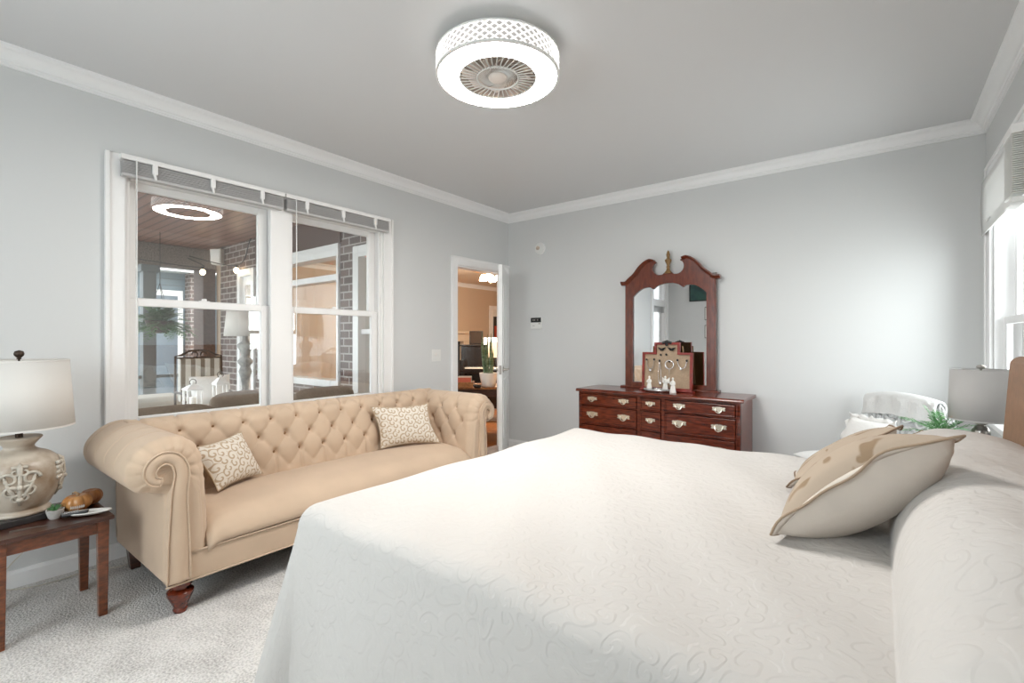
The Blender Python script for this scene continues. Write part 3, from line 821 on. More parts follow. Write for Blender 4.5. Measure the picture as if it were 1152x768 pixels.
# ================================================================ SOFA
sofa = thing('chesterfield_sofa', (0.56, -2.63, 0), 'beige button-tufted rolled-arm sofa under the porch window', 'sofa')
SYL, SYR = -3.52, -1.72          # inner faces of the arms
BDY, BROW = 0.168, 0.107         # button pitch along the sofa and between rows


def tuft(p, q, amp):
    """puff height for lattice coordinates; buttons at integer (p,q)"""
    a = abs(sin(pi * p)); b2 = abs(sin(pi * q))
    puff = (a * b2) ** 0.32
    dp, dq = p - round(p), q - round(q)
    hole = exp(-(dp * dp + dq * dq) / 0.018)
    return amp * (puff - 1.0) - 0.031 * hole


# back -----------------------------------------------------------
bp_ = [(0.475, 0.33), (0.470, 0.44), (0.462, 0.55), (0.437, 0.655), (0.425, 0.72), (0.415, 0.77), (0.385, 0.812), (0.33, 0.832), (0.265, 0.815), (0.225, 0.765), (0.215, 0.71), (0.235, 0.655), (0.27, 0.63), (0.24, 0.61), (0.155, 0.58), (0.15, 0.17)]
prof, PL = resample(catmull([(x, 0, z) for x, z in bp_], 10), 120)
Lz = [0]
for a, b2 in zip(prof, prof[1:]): Lz.append(Lz[-1] + (b2 - a).length)
# arc length where z = .55/.655/.76 on the way up -> linear button rows
S3 = next(l for l, p in zip(Lz, prof) if p.z >= 0.552)
Y0B = -2.966


def lattice(y, s, y0):
    row = (s - S3) / BROW                 # 0: lowest row, 1, 2
    return (y - y0) / BDY - row / 2, (y - y0) / BDY + row / 2


NYB = 230


def back_fn(u, v):
    y = -3.70 + 2.16 * u
    k = v * 120; i = min(int(k), 119); f = k - i
    P0 = prof[i].lerp(prof[i + 1], f); tg = (prof[i + 1] - prof[i]).normalized()
    nrm = Vector((tg.z, 0, -tg.x))
    s = v * PL
    p, q = lattice(y, s, Y0B)
    row = (s - S3) / BROW
    w = smoothstep(-1.3, -0.35, row) * (1 - smoothstep(2.35, 3.2, row))
    d = tuft(p, q, 0.021) * w
    # vertical pleats from the top row over the roll and below the lowest row down to the seat
    pl = abs(sin(pi * ((y - Y0B) / BDY)))
    w2 = smoothstep(2.0, 2.5, row) * (1 - smoothstep(4.2, 4.6, row))
    d += -0.016 * max(0, (0.22 - pl) / 0.22) ** 1.0 * w2
    w3_ = (1 - smoothstep(-0.45, 0.0, row))
    d += -0.014 * max(0, (0.22 - pl) / 0.22) * w3_
    return P0 + nrm * d + Vector((0, y, 0))


bk = MB().grid(back_fn, NYB, 150)
for i0 in (0, NYB): bk.f.append(tuple(i0 * 151 + j for j in range(151)))
back = bk.build('back', M['sofa'], sofa, smooth=True)


def button(parent, P0, nrm, r=0.0155):
    q = Vector((0, 0, 1)).rotation_difference(nrm).to_matrix().to_4x4()
    g = MB().lathe([(0.0, -0.004), (r * 0.8, -0.003), (r, 0.001), (r * 0.8, 0.006), (0.0, 0.008)], (0, 0, 0), 12)
    g.xf(Matrix.Translation(P0) @ q)
    g.build('button', M['button'], parent, smooth=True)


def prof_at(prof_, s, PLn):
    k = s / PLn * (len(prof_) - 1); i = min(int(k), len(prof_) - 2)
    tg = (prof_[i + 1] - prof_[i]).normalized()
    return prof_[i].lerp(prof_[i + 1], k - i), tg


for row in range(3):
    P0, tg = prof_at(prof, S3 + BROW * row, PL)
    nrm = Vector((tg.z, 0, -tg.x))
    for k in range(-8, 14):
        y = Y0B + BDY * (k + 0.5 * (row % 2))
        if SYL + 0.03 < y < SYR - 0.03:
            button(back, P0 - nrm * 0.046 + Vector((0, y, 0)), nrm)

# arms -----------------------------------------------------------
ap = [(0.0, 0.27), (-0.008, 0.42), (-0.016, 0.55), (-0.020, 0.64), (-0.038, 0.735), (-0.090, 0.80), (-0.165, 0.822), (-0.245, 0.80), (-0.310, 0.735), (-0.325, 0.665), (-0.295, 0.60), (-0.235, 0.575), (-0.19, 0.565), (-0.182, 0.53), (-0.185, 0.35), (-0.185, 0.165)]
aprof, APL = resample(catmull([(0, y, z) for y, z in ap], 10), 100)
ALz = [0]
for a, b2 in zip(aprof, aprof[1:]): ALz.append(ALz[-1] + (b2 - a).length)
AS3 = next(l for l, p in zip(ALz, aprof) if p.z >= 0.50)
XA0, XA1 = 0.20, 0.955


def make_arm(side):
    yb, sg = (SYL, 1) if side < 0 else (SYR, -1)
    nx = 96
    def fn(u, v):
        x = XA0 + (XA1 - XA0) * u
        P0, tg = prof_at(aprof, v * APL, APL)
        nrm = Vector((0, tg.z, -tg.y))           # outward on the inner side (+y)
        s = v * APL; row = (s - AS3) / 0.112
        p, q = (x - 0.60) / BDY - row / 2, (x - 0.60) / BDY + row / 2
        w = smoothstep(-1.0, -0.3, row) * (1 - smoothstep(2.3, 2.9, row)) * (1 - smoothstep(0.84, 0.92, x))
        d = tuft(p, q, 0.018) * w
        pl = abs(sin(pi * ((x - 0.60) / BDY)))
        w2 = smoothstep(2.0, 2.6, row) * (1 - smoothstep(5.3, 6.0, row)) * (1 - smoothstep(0.80, 0.9, x))
        d += -0.016 * max(0, (0.11 - pl) / 0.11) * w2
        # gathered pleats and rounding at the front edge of the roll
        fr = smoothstep(0.85, XA1, x)
        roll = smoothstep(0.58, 0.66, P0.z) if s > 0.3 * 0 else 0
        if P0.z > 0.6 or (s > AS3 + 0.5 and P0.z > 0.56):
            d += -0.006 * fr * max(0, sin(s * 95)) * 1.0
        d += -0.030 * max(0, (x - 0.915) / 0.04) ** 2 if x > 0.915 else 0
        Q = P0 + nrm * d
        if side < 0 and False: pass
        return (x, yb + sg * Q.y, Q.z)
    arm = MB().grid(fn, nx, 130)
    # front closure of the roll: concentric rings towards the panel
    ring = [Vector(fn(1.0, j / 130)) for j in range(131)]
    cen = Vector((XA1 + 0.012, yb + sg * -0.165, 0.685))
    vs = []; 
    for rr, dx in ((1.0, 0.0), (0.90, 0.012), (0.78, 0.018), (0.6, 0.018), (0.0, 0.016)):
        for j, p in enumerate(ring):
            if p.z > 0.56: c = cen
            else: c = Vector((0, yb + sg * -0.095, p.z))
            q = Vector((0, c.y + (p.y - c.y) * rr, c.z + (p.z - c.z) * rr))
            wr_ = 0.004 * max(0, sin(j / 130 * APL * 95)) if (p.z > 0.6 and 0.5 < rr < 0.95) else 0
            q.x = XA1 + dx - wr_
            vs.append(q)
    fs = []
    for i in range(4):
        for j in range(130): fs.append((i * 131 + j, i * 131 + j + 1, (i + 1) * 131 + j + 1, (i + 1) * 131 + j))
    arm.add(vs, fs)
    a_ = arm.build('arm', M['sofa'], sofa, smooth=True)
    # scroll-shaped front panel with welt
    cl = [(-0.142, 0.165), (-0.142, 0.40), (-0.140, 0.56), (-0.130, 0.655), (-0.150, 0.715), (-0.195, 0.735), (-0.235, 0.715), (-0.252, 0.675), (-0.236, 0.64), (-0.208, 0.632)]
    wd = [0.046, 0.044, 0.042, 0.038, 0.034, 0.031, 0.029, 0.027, 0.024, 0.017]
    pts, LL = resample(catmull([(0, y, z) for y, z in cl], 10), 60)
    left = []; right = []
    for i, p in enumerate(pts):
        tg = (pts[min(i + 1, 60)] - pts[max(i - 1, 0)]).normalized(); n_ = Vector((0, tg.z, -tg.y))
        k = i / 60 * (len(wd) - 1); j = min(int(k), len(wd) - 2); w_ = wd[j] + (wd[j + 1] - wd[j]) * (k - j)
        left.append(p - n_ * w_); right.append(p + n_ * w_)
    XF = XA1 + 0.035
    vs = []; fs = []
    for i in range(61):
        a, b2 = left[i], right[i]; m_ = (a + b2) / 2
        for (q, x) in ((a, XA1 - 0.02), (a, XF - 0.006), (m_, XF + 0.004), (b2, XF - 0.006), (b2, XA1 - 0.02)):
            vs.append((x, yb + sg * q.y, q.z))
    for i in range(60):
        for j in range(4): fs.append((i * 5 + j, i * 5 + j + 1, i * 5 + j + 6, i * 5 + j + 5))
    fs.append((300, 301, 302, 303, 304)); fs.append((4, 3, 2, 1, 0))
    fp = MB().add(vs, fs).build('scroll_panel', M['sofa'], a_, smooth=True)
    wl_ = MB()
    path = [(XF - 0.004, yb + sg * q.y, q.z) for q in left] + [(XF - 0.004, yb + sg * q.y, q.z) for q in reversed(right)]
    wl_.tube(path, 0.0045, 6, closed=False).build('welt', M['sofa'], a_, smooth=True)
    for row in range(3):
        P0, tg = prof_at(aprof, AS3 + 0.112 * row, APL)
        nrm = Vector((0, tg.z, -tg.y))
        for k in range(-2, 3):
            x = 0.60 + BDY * (k + 0.5 * (row % 2))
            if 0.5 < x < 0.88:
                Q = P0 - nrm * 0.043
                button(a_, Vector((x, yb + sg * Q.y, Q.z)), Vector((0, sg * nrm.y, nrm.z)))
    return a_


make_arm(-1); make_arm(1)


# seat -----------------------------------------------------------
def seat_fn(u, v):
    y = SYL - 0.02 + (SYR - SYL + 0.04) * u
    e = min(u, 1 - u) * (SYR - SYL)
    crown = 0.028 * (1 - (2 * u - 1) ** 2) ** 0.5 + 0.012
    rnd = 0.03 * (1 - min(1, e / 0.07)) ** 2
    pth = [(0.42, 0.385), (0.55, 0.405), (0.70, 0.412), (0.82, 0.408), (0.90, 0.395), (0.955, 0.362), (0.982, 0.315), (0.975, 0.282), (0.94, 0.276)]
    k = v * 8; i = min(int(k), 7); f = k - i
    a, b2 = Vector(pth[i]), Vector(pth[i + 1])
    q = seat_cm[min(int(v * (len(seat_cm) - 1) + 0.5), len(seat_cm) - 1)]
    hw = sin(pi * min(1, max(0, (q.x - 0.30) / 0.72)))
    return (q.x, y, q.z + crown * hw - rnd)


seat_cm, _ = resample(catmull([(0.40, 0, 0.385), (0.55, 0, 0.405), (0.70, 0, 0.412), (0.82, 0, 0.410), (0.90, 0, 0.398), (0.955, 0, 0.365), (0.984, 0, 0.318), (0.976, 0, 0.284), (0.93, 0, 0.276)], 12), 60)
st_ = MB().grid(seat_fn, 60, 60)
for i0 in (0, 60): st_.f.append(tuple(i0 * 61 + j for j in range(61)))
st_.build('seat', M['sofa'], sofa, smooth=True)
rl = MB().box(0.16, 0.972, -3.622, -1.618, 0.148, 0.278).build('front_rail', M['sofa'], sofa, bevel=0.008, bseg=3)
g = MB()
g.tube([(0.976, -3.71, 0.152), (0.976, -2.6, 0.152), (0.976, -1.53, 0.152)], 0.0045, 6); g.tube([(0.975, -3.62, 0.281), (0.977, -2.6, 0.281), (0.975, -1.62, 0.281)], 0.0045, 6)
g.build('welt', M['sofa'], rl, smooth=True)
MB().box(0.155, 0.94, -3.70, -1.54, 0.148, 0.24).build('base_frame', M['sofa'], sofa, bevel=0.01)
for y in (-3.635, -1.605):
    MB().lathe([(0.026, 0.0), (0.030, 0.012), (0.026, 0.022), (0.030, 0.032), (0.044, 0.062), (0.054, 0.085), (0.054, 0.097), (0.046, 0.104), (0.030, 0.108), (0.030, 0.116), (0.048, 0.124), (0.050, 0.150)], (0.915, y, 0), 28).build('leg', M['redwood'], sofa, auto=35)
    MB().taper((0.225, y, 0.0), 0.022, (0.20, y, 0.15), 0.032).build('leg', M['darkwood'], sofa, bevel=0.004)


# throw cushions on the sofa --------------------------------------
def cushion_mesh(wx, wy, th, n=24, pinch=0.12):
    """pillow in the local x-y plane, thickness along z"""
    def half(sg):
        def fn(u, v):
            a, b2 = 2 * u - 1, 2 * v - 1
            ea, eb = 1 - abs(a) ** 2.4, 1 - abs(b2) ** 2.4
            z = th / 2 * (max(0, ea) * max(0, eb)) ** 0.5
            x = a * wx / 2 * (1 - pinch * (1 - b2 * b2) * abs(a) ** 2 * 0.5); y = b2 * wy / 2 * (1 - pinch * (1 - a * a) * abs(b2) ** 2 * 0.5)
            return (x, y, sg * z)
        return fn
    f = MB().grid(half(1), n, n); k = MB().grid(half(-1), n, n)
    edge = []
    for i in range(n): edge.append(half(1)(i / n, 0))
    for i in range(n): edge.append(half(1)(1, i / n))
    for i in range(n): edge.append(half(1)(1 - i / n, 1))
    for i in range(n): edge.append(half(1)(0, 1 - i / n))
    return f, k, edge


def basis(o, xdir, ydir):
    x = Vector(xdir).normalized(); y = Vector(ydir); y = (y - x * y.dot(x)).normalized(); z = x.cross(y)
    return Matrix(((x.x, y.x, z.x, o[0]), (x.y, y.y, z.y, o[1]), (x.z, y.z, z.z, o[2]), (0, 0, 0, 1)))


def pillow4(name, A, B, C, D, label, cat, group, th, mf, mb_, pin=0.06, n=24, seam=None):
    """soft pillow from its four corners"""
    A, B, C, D = map(Vector, (A, B, C, D)); cen = (A + B + C + D) / 4
    t = thing(name, cen, label, cat, group)
    nrm = (D - B).cross(C - A).normalized()
    if nrm.dot(Vector((CX, CY, CZ)) - cen) < 0: nrm = -nrm
    def half(sg):
        def fn(u, v):
            a, b2 = 2 * u - 1, 2 * v - 1
            uu = 0.5 + 0.5 * a * (1 - pin * 2 * (1 - b2 * b2) * a * a); vv = 0.5 + 0.5 * b2 * (1 - pin * 2 * (1 - a * a) * b2 * b2)
            p = (A * (1 - uu) + B * uu) * (1 - vv) + (D * (1 - uu) + C * uu) * vv
            z = th / 2 * ((1 - abs(a) ** 2.2) * (1 - abs(b2) ** 2.2)) ** 0.55 if abs(a) < 1 and abs(b2) < 1 else 0
            return p + nrm * (sg * z)
        return fn
    h = half(1)
    f_ = MB().grid(h, n, n).build('cushion_front', mf, t, smooth=True)
    MB().grid(half(-1), n, n).build('cushion_back', mb_, t, smooth=True)
    # pattern coordinates lie in the cushion's own plane
    ux = (B - A).normalized(); uy = nrm.cross(ux)
    uvl = f_.data.uv_layers.new(name='UVMap')
    for lp in f_.data.loops:
        p = f_.data.vertices[lp.vertex_index].co; uvl.data[lp.index].uv = (p.dot(ux), p.dot(uy))
    ev = [h(i / n, 0) for i in range(n)] + [h(1, i / n) for i in range(n)] + [h(1 - i / n, 1) for i in range(n)] + [h(0, 1 - i / n) for i in range(n)]
    MB().tube(ev, 0.0035, 6, closed=True).build('seam', seam or mf, t, smooth=True)
    return t


GRP = 'scroll-patterned cushions on the sofa'
pillow4('throw_cushion', (0.70, -3.395, 0.455), (0.515, -3.075, 0.445), (0.475, -3.185, 0.715), (0.605, -3.50, 0.685), 'scroll-patterned cushion leaning in the sofa corner beside the side table', 'cushion', GRP, 0.12, M['scroll_cushion'], M['scroll_cushion'])
pillow4('throw_cushion', (0.53, -2.225, 0.445), (0.73, -1.80, 0.445), (0.63, -1.85, 0.75), (0.45, -2.255, 0.755), 'scroll-patterned cushion leaning in the sofa corner beside the door', 'cushion', GRP, 0.12, M['scroll_cushion'], M['scroll_cushion'])

# ================================================================ BED
BX_0, BX_1, BY0, BY1, BZT = 1.85, 3.90, -3.60, -1.66, 0.68
bed = thing('bed', (2.9, -2.63, 0), 'king bed with a brown leather headboard against the right wall', 'bed')
MB().box(BX_0 + 0.07, 3.885, BY0 + 0.08, BY1 - 0.08, 0.36, BZT - 0.03).build('mattress', M['white_fabric'], bed, bevel=0.05, bseg=4)
MB().box(BX_0 + 0.08, 3.885, BY0 + 0.09, BY1 - 0.09, 0.14, 0.355).build('box_spring', M['white_fabric'], bed, bevel=0.03)
for x in (2.05, 3.75):
    for y in (BY0 + 0.25, BY1 - 0.25): MB().taper((x, y, 0), 0.025, (x, y, 0.15), 0.035).build('leg', M['darkwood'], bed)
hb = MB()
HBP = [(3.905, 0.30), (3.895, 0.72), (3.925, 1.165), (3.935, 1.183), (3.955, 1.19), (3.985, 1.188), (4.0, 1.17), (4.0, 0.30)]
hb.extrude_profile(HBP, 'y', -3.72, -1.545)
hb.build('headboard', M['leather'], bed, bevel=0.014, bseg=3)
# pillows hidden under the coverlet carry its ridge
for y in (-3.1, -2.17):
    f, k, e = cushion_mesh(0.26, 0.80, 0.13)
    mtx = basis((3.74, y, 0.75), (1, 0, 0.05), (0, 1, 0))
    f.v += k.v[:]; n0 = len(f.v) - len(k.v); f.f += [tuple(i + n0 for i in q) for q in k.f]
    f.xf(mtx).build('sleeping_pillow', M['white_fabric'], bed, smooth=True)


HUMP = 0.243


def hump(x):
    a = abs((x - 3.715) / 0.20) if x < 3.715 else abs((x - 3.715) / 0.29)
    if a >= 1: return 0.0
    return HUMP * (1 - a ** 2.4) ** (1 / 1.9)


RAD = 0.075
LMAX = RAD * pi / 2 + (BZT - RAD - 0.03)


def cov_point(X, Y):
    cx_ = max(BX_0 + RAD, min(3.905, X)); cy_ = max(BY0 + RAD, min(BY1 - RAD, Y))
    dx, dy = X - cx_, Y - cy_
    Ln = max(abs(dx), abs(dy)); nn = sqrt(dx * dx + dy * dy)
    h = hump(cx_)
    wob = 0.006 * sin(cx_ * 7 + cy_ * 3) * sin(cy_ * 6 - cx_) + 0.004 * sin(cx_ * 17 + cy_ * 11)
    if Ln < 1e-9:
        e = min(cy_ - (BY0 + RAD), (BY1 - RAD) - cy_)
        hh = h * (1 - 0.25 * (1 - smoothstep(0, 0.28, e)))
        return (cx_, cy_, BZT + hh + wob)
    nx, ny = dx / nn, dy / nn
    hh = h * 0.75 * (1 - smoothstep(0.0, 0.34, Ln))
    if Ln < RAD * pi / 2:
        a = Ln / RAD; o = RAD * sin(a); z = BZT - RAD * (1 - cos(a))
    else:
        dpp = Ln - RAD * pi / 2
        per = (cx_ * 1.0 + cy_ * 1.0) + atan2(dy, dx) * 0.35
        fold = sin(per * 13.0) * 0.5 + sin(per * 7.3 + 1.3) * 0.5
        corner = 4 * abs(nx * ny) * abs(nx * ny)
        o = RAD + dpp * (0.13 + 0.12 * corner) + fold * 0.035 * smoothstep(0.0, 0.55, dpp); z = BZT - RAD - dpp
    o += h / HUMP * 0.05 * smoothstep(0, 0.1, Ln) * (1 - smoothstep(0.25, 0.7, Ln))
    return (cx_ + nx * o, cy_ + ny * o, max(0.012, z + hh + wob * (1 - smoothstep(0, 0.1, Ln))))


def axis_pts(lo, hi, r0, r1, n, skirt0=True, skirt1=True, extra=()):
    pts = []
    arc = RAD * pi / 2
    if skirt0:
        pts += [lo - arc - (LMAX - arc) * (1 - i / 34) for i in range(34)] + [lo - arc * (1 - i / 8) for i in range(8)]
    pts += [lo + (hi - lo) * i / n for i in range(n + 1)]
    if skirt1:
        pts += [hi + arc * i / 8 for i in range(1, 9)] + [hi + arc + (LMAX - arc) * i / 34 for i in range(1, 35)]
    pts = sorted(pts + list(extra))
    return pts


xs = axis_pts(BX_0 + RAD, 3.905, 0, 0, 90, True, False, [3.50 + 0.003 * i + 0.0011 for i in range(34)])
ys = axis_pts(BY0 + RAD, BY1 - RAD, 0, 0, 90, True, True)
g = MB(); g.v = [Vector(cov_point(X, Y)) for X in xs for Y in ys]
ny_ = len(ys)
g.f = [(i * ny_ + j, (i + 1) * ny_ + j, (i + 1) * ny_ + j + 1, i * ny_ + j + 1) for i in range(len(xs) - 1) for j in range(ny_ - 1)]
cov = g.build('coverlet', M['coverlet'], None, smooth=True)
uvl = cov.data.uv_layers.new(name='UVMap')
for lp in cov.data.loops:
    vi = lp.vertex_index; uvl.data[lp.index].uv = (xs[vi // ny_], ys[vi % ny_])
tag(cov, 'white embossed coverlet draped over the bed and its pillows', 'coverlet')


# euro shams leaning on the ridge ---------------------------------
def sham4(A, B, C, D, label, th=0.19, pip='piping', n=28, bow=0.0):
    """sham from its four corners: near-low, near-high, far-high, far-low"""
    A, B, C, D = map(Vector, (A, B, C, D)); cen = (A + B + C + D) / 4
    t = thing('sham_pillow', cen, label, 'pillow', 'large shams leaning on the bed')
    nrm = (D - B).cross(C - A).normalized()
    if nrm.x > 0: nrm = -nrm
    def half(sg):
        def fn(u, v):
            a, b2 = 2 * u - 1, 2 * v - 1
            pin = 0.05
            uu = 0.5 + 0.5 * a * (1 - pin * (1 - b2 * b2) * a * a); vv = 0.5 + 0.5 * b2 * (1 - pin * (1 - a * a) * b2 * b2)
            p = (A * (1 - uu) + B * uu) * (1 - vv) + (D * (1 - uu) + C * uu) * vv
            z = th * (0.32 if sg > 0 else 0.68) * ((1 - abs(a) ** 2.4) * (1 - abs(b2) ** 2.4)) ** 0.5 if abs(a) < 1 and abs(b2) < 1 else 0
            return p + nrm * (sg * z + bow * (1 - a * a) * (0.5 - 0.5 * b2))
        return fn
    MB().grid(half(1), n, n).build('pillow_front', M['leaf_sham'], t, smooth=True)
    MB().grid(half(-1), n, n).build('pillow_back', M['sham_back'], t, smooth=True)
    h = half(1)
    ev = [h(i / n, 0) for i in range(n)] + [h(1, i / n) for i in range(n)] + [h(1 - i / n, 1) for i in range(n)] + [h(0, 1 - i / n) for i in range(n)]
    m_ = len(ev); fl = []
    for i, p in enumerate(ev):
        o = (p - cen); o = (o - nrm * o.dot(nrm)).normalized(); q = p + o * 0.014
        q += nrm * (0.010 * sin(i / m_ * 2 * pi * 6 + 0.7) + 0.004 * sin(i / m_ * 2 * pi * 13))
        fl.append(q)
    MB().add(ev + fl, [(i, (i + 1) % m_, m_ + (i + 1) % m_, m_ + i) for i in range(m_)]).build('flange', M['sham_back'], t, smooth=True, solid=0.004)
    MB().tube(fl, 0.0035, 6, closed=True).build('piping', M[pip], t, smooth=True)
    return t


sham4((3.25, -2.88, 0.695), (3.64, -2.88, 1.025), (3.515, -2.50, 0.925), (3.30, -2.45, 0.70), 'large beige sham leaning on the coverlet ridge, nearest the camera', 0.22, 'tan_piping', bow=0.045)
sham4((3.22, -2.36, 0.70), (3.54, -2.36, 0.965), (3.48, -2.02, 0.89), (3.22, -1.98, 0.70), 'brown-piped sham standing behind the nearest beige sham', 0.13)
sham4((3.40, -1.93, 0.70), (3.69, -1.90, 0.885), (3.63, -1.70, 0.85), (3.42, -1.70, 0.70), 'brown-piped sham at the far side of the bed, only its tip showing', 0.09)

# ================================================================ SIDE TABLE AND ITS THINGS
TX0, TX1, TY0, TY1, TZ = 0.27, 0.705, -4.225, -3.828, 0.455
t = thing('side_table', (0.48, -4.03, 0), 'small dark wooden side table left of the sofa', 'side table')
MB().box(TX0, TX1, TY0, TY1, TZ - 0.018, TZ).build('tabletop', M['darkwood'], t, bevel=0.004)
g = MB()
g.box(TX0 + 0.03, TX1 - 0.03, TY1 - 0.05, TY1 - 0.032, TZ - 0.078, TZ - 0.018); g.box(TX0 + 0.03, TX1 - 0.03, TY0 + 0.032, TY0 + 0.05, TZ - 0.078, TZ - 0.018)
g.box(TX1 - 0.05, TX1 - 0.032, TY0 + 0.03, TY1 - 0.03, TZ - 0.078, TZ - 0.018); g.box(TX0 + 0.032, TX0 + 0.05, TY0 + 0.03, TY1 - 0.03, TZ - 0.078, TZ - 0.018)
M['sidewood'] = mat('side_table_wood', (0.15, 0.042, 0.014), 0.3, var=0.5, vscale=9, stretch=(3, 3, 9), coat=0.3)
g.build('apron', M['sidewood'], t, bevel=0.002)
for x in (TX0 + 0.038, TX1 - 0.038):
    for y in (TY0 + 0.036, TY1 - 0.036):
        MB().taper((x, y, 0), 0.016, (x, y, TZ - 0.018), 0.021).build('leg', M['sidewood'], t, bevel=0.003)

LMX, LMY = 0.425, -4.105
t = thing('table_lamp', (LMX, LMY, TZ), 'weathered ceramic urn lamp with a white shade on the side table', 'lamp')
pl = MB().box(-0.115, 0.115, -0.115, 0.115, 0, 0.03)
pl.xf(Matrix.Translation((LMX, LMY, TZ)) @ Matrix.Rotation(R(12), 4, 'Z')).build('plinth', M['charcoal'], t, bevel=0.004)
z0 = TZ + 0.03
urn = [(0.104, 0.0), (0.108, 0.010), (0.098, 0.020), (0.092, 0.026), (0.102, 0.036), (0.122, 0.075), (0.138, 0.12), (0.145, 0.165), (0.142, 0.20), (0.128, 0.235), (0.10, 0.262), (0.070, 0.276), (0.053, 0.288), (0.050, 0.298), (0.058, 0.310), (0.070, 0.325), (0.078, 0.333), (0.076, 0.340), (0.060, 0.338), (0.02, 0.336)]
ur, _ = resample(catmull([(r, 0, h) for r, h in urn], 4), 60)
body = MB().lathe([(p.x, z0 + p.z) for p in ur], (LMX, LMY, 0), 48).build('urn', M['ceramic'], t, smooth=True)


def urn_r(h):
    for (r0, h0), (r1, h1) in zip(urn, urn[1:]):
        if h0 <= h <= h1: return r0 + (r1 - r0) * (h - h0) / (h1 - h0)
    return 0.1


M['relief'] = mat('pale_relief_ceramic', (0.50, 0.45, 0.38), 0.4, var=0.2, vscale=30)
# raised fleur-like scroll ornament on the two sides one can see
for th0 in (atan2(CY - LMY, CX - LMX) + 0.02, R(80)):
    g = MB()
    def on_urn(a, h, off=0.004): 
        r = urn_r(h) + off
        return (LMX + r * cos(th0 + a), LMY + r * sin(th0 + a), z0 + h)
    for s in (-1, 1):
        for (ha, h0, turn, rad0, ph) in ((0.24, 0.175, 1, 0.030, 0.0), (0.10, 0.205, 1, 0.022, 1.0), (0.20, 0.120, -1, 0.026, 2.5), (0.09, 0.09, -1, 0.018, 2.2)):
            pts = []
            for i in range(22):
                q = i / 21; rr = rad0 * (1 - 0.75 * q); aa = ph + turn * q * 2 * pi * 1.15
                pts.append(on_urn(s * (ha + rr * cos(aa) / 0.14), h0 + rr * sin(aa)))
            g.tube(pts, [0.0075 * (1 - 0.6 * i / 21) for i in range(22)], 6)
        g.tube([on_urn(s * 0.03, 0.07), on_urn(s * 0.13, 0.11), on_urn(s * 0.24, 0.145), on_urn(s * 0.36, 0.20)], [0.004, 0.007, 0.008, 0.003], 6)
    g.tube([on_urn(0, 0.055), on_urn(0, 0.1), on_urn(0, 0.16), on_urn(0, 0.225), on_urn(0, 0.243)], [0.003, 0.009, 0.007, 0.012, 0.002], 8)
    for hh in (0.085, 0.14): g.ball(on_urn(0, hh, 0.006), 0.012, 10, 6)
    g.build('relief_ornament', M['relief'], body, smooth=True)
g = MB()
for k in range(2):
    a = R(-100 + 180 * k)
    for i in range(4): g.ball((LMX + (urn_r(0.20) + 0.004) * cos(R(52) + 0.12 * k), LMY + (urn_r(0.2) + 0.004) * sin(R(52) + 0.12 * k), z0 + 0.15 + 0.022 * i), 0.010, 8, 6)
g.build('side_beading', M['relief'], body, smooth=True)
MB().lathe([(0.013, z0 + 0.335), (0.013, z0 + 0.40), (0.018, z0 + 0.405), (0.018, z0 + 0.44)], (LMX, LMY, 0), 16).build('socket_stem', M['bronze'], t, auto=40)
SH0, SH1 = 0.868, 1.165
sh = MB().lathe([(0.186, SH0), (0.167, SH1)], (LMX, LMY, 0), 56, cap=False).build('lamp_shade', M['shade'], t, smooth=True, solid=0.003)
for r2, z in ((0.187, SH0), (0.168, SH1)):
    g = MB(); g.lathe([(r2 - 0.003, z - 0.004), (r2 + 0.001, z - 0.004), (r2 + 0.001, z + 0.004), (r2 - 0.003, z + 0.004)], (LMX, LMY, 0), 56, cap=False)
    g.build('shade_trim', M['shade'], sh)
g = MB()
for k in range(3):
    a = 2 * pi * k / 3; g.tube([(LMX, LMY, SH1 - 0.01), (LMX + 0.165 * cos(a), LMY + 0.165 * sin(a), SH1 - 0.004)], 0.002, 5)
g.tube([(LMX, LMY, z0 + 0.40), (LMX + 0.03, LMY, z0 + 0.5), (LMX + 0.02, LMY, SH1 - 0.04), (LMX, LMY, SH1 - 0.008)], 0.002, 5)
g.build('harp', M['bronze'], t)
MB().lathe([(0.004, SH1 - 0.012), (0.004, SH1 + 0.006), (0.010, SH1 + 0.008), (0.006, SH1 + 0.012), (0.0165, SH1 + 0.024), (0.018, SH1 + 0.032), (0.0145, SH1 + 0.043), (0.0, SH1 + 0.048)], (LMX, LMY, 0), 20).build('finial', M['bronze'], t, smooth=True)

# lamp cord along the wall
pts = catmull([(0.30, -4.16, 0.36), (0.10, -4.06, 0.30), (0.035, -4.02, 0.22), (0.03, -4.09, 0.13), (0.035, -4.15, 0.05), (0.05, -4.08, 0.006), (0.10, -3.95, 0.006), (0.09, -3.80, 0.006), (0.16, -3.68, 0.006), (0.13, -3.55, 0.006)], 12)
tag(MB().tube(pts, 0.0028, 6).build('power_cord', M['cord'], None, smooth=True), 'pale lamp cord looping down the wall behind the side table', 'cord')

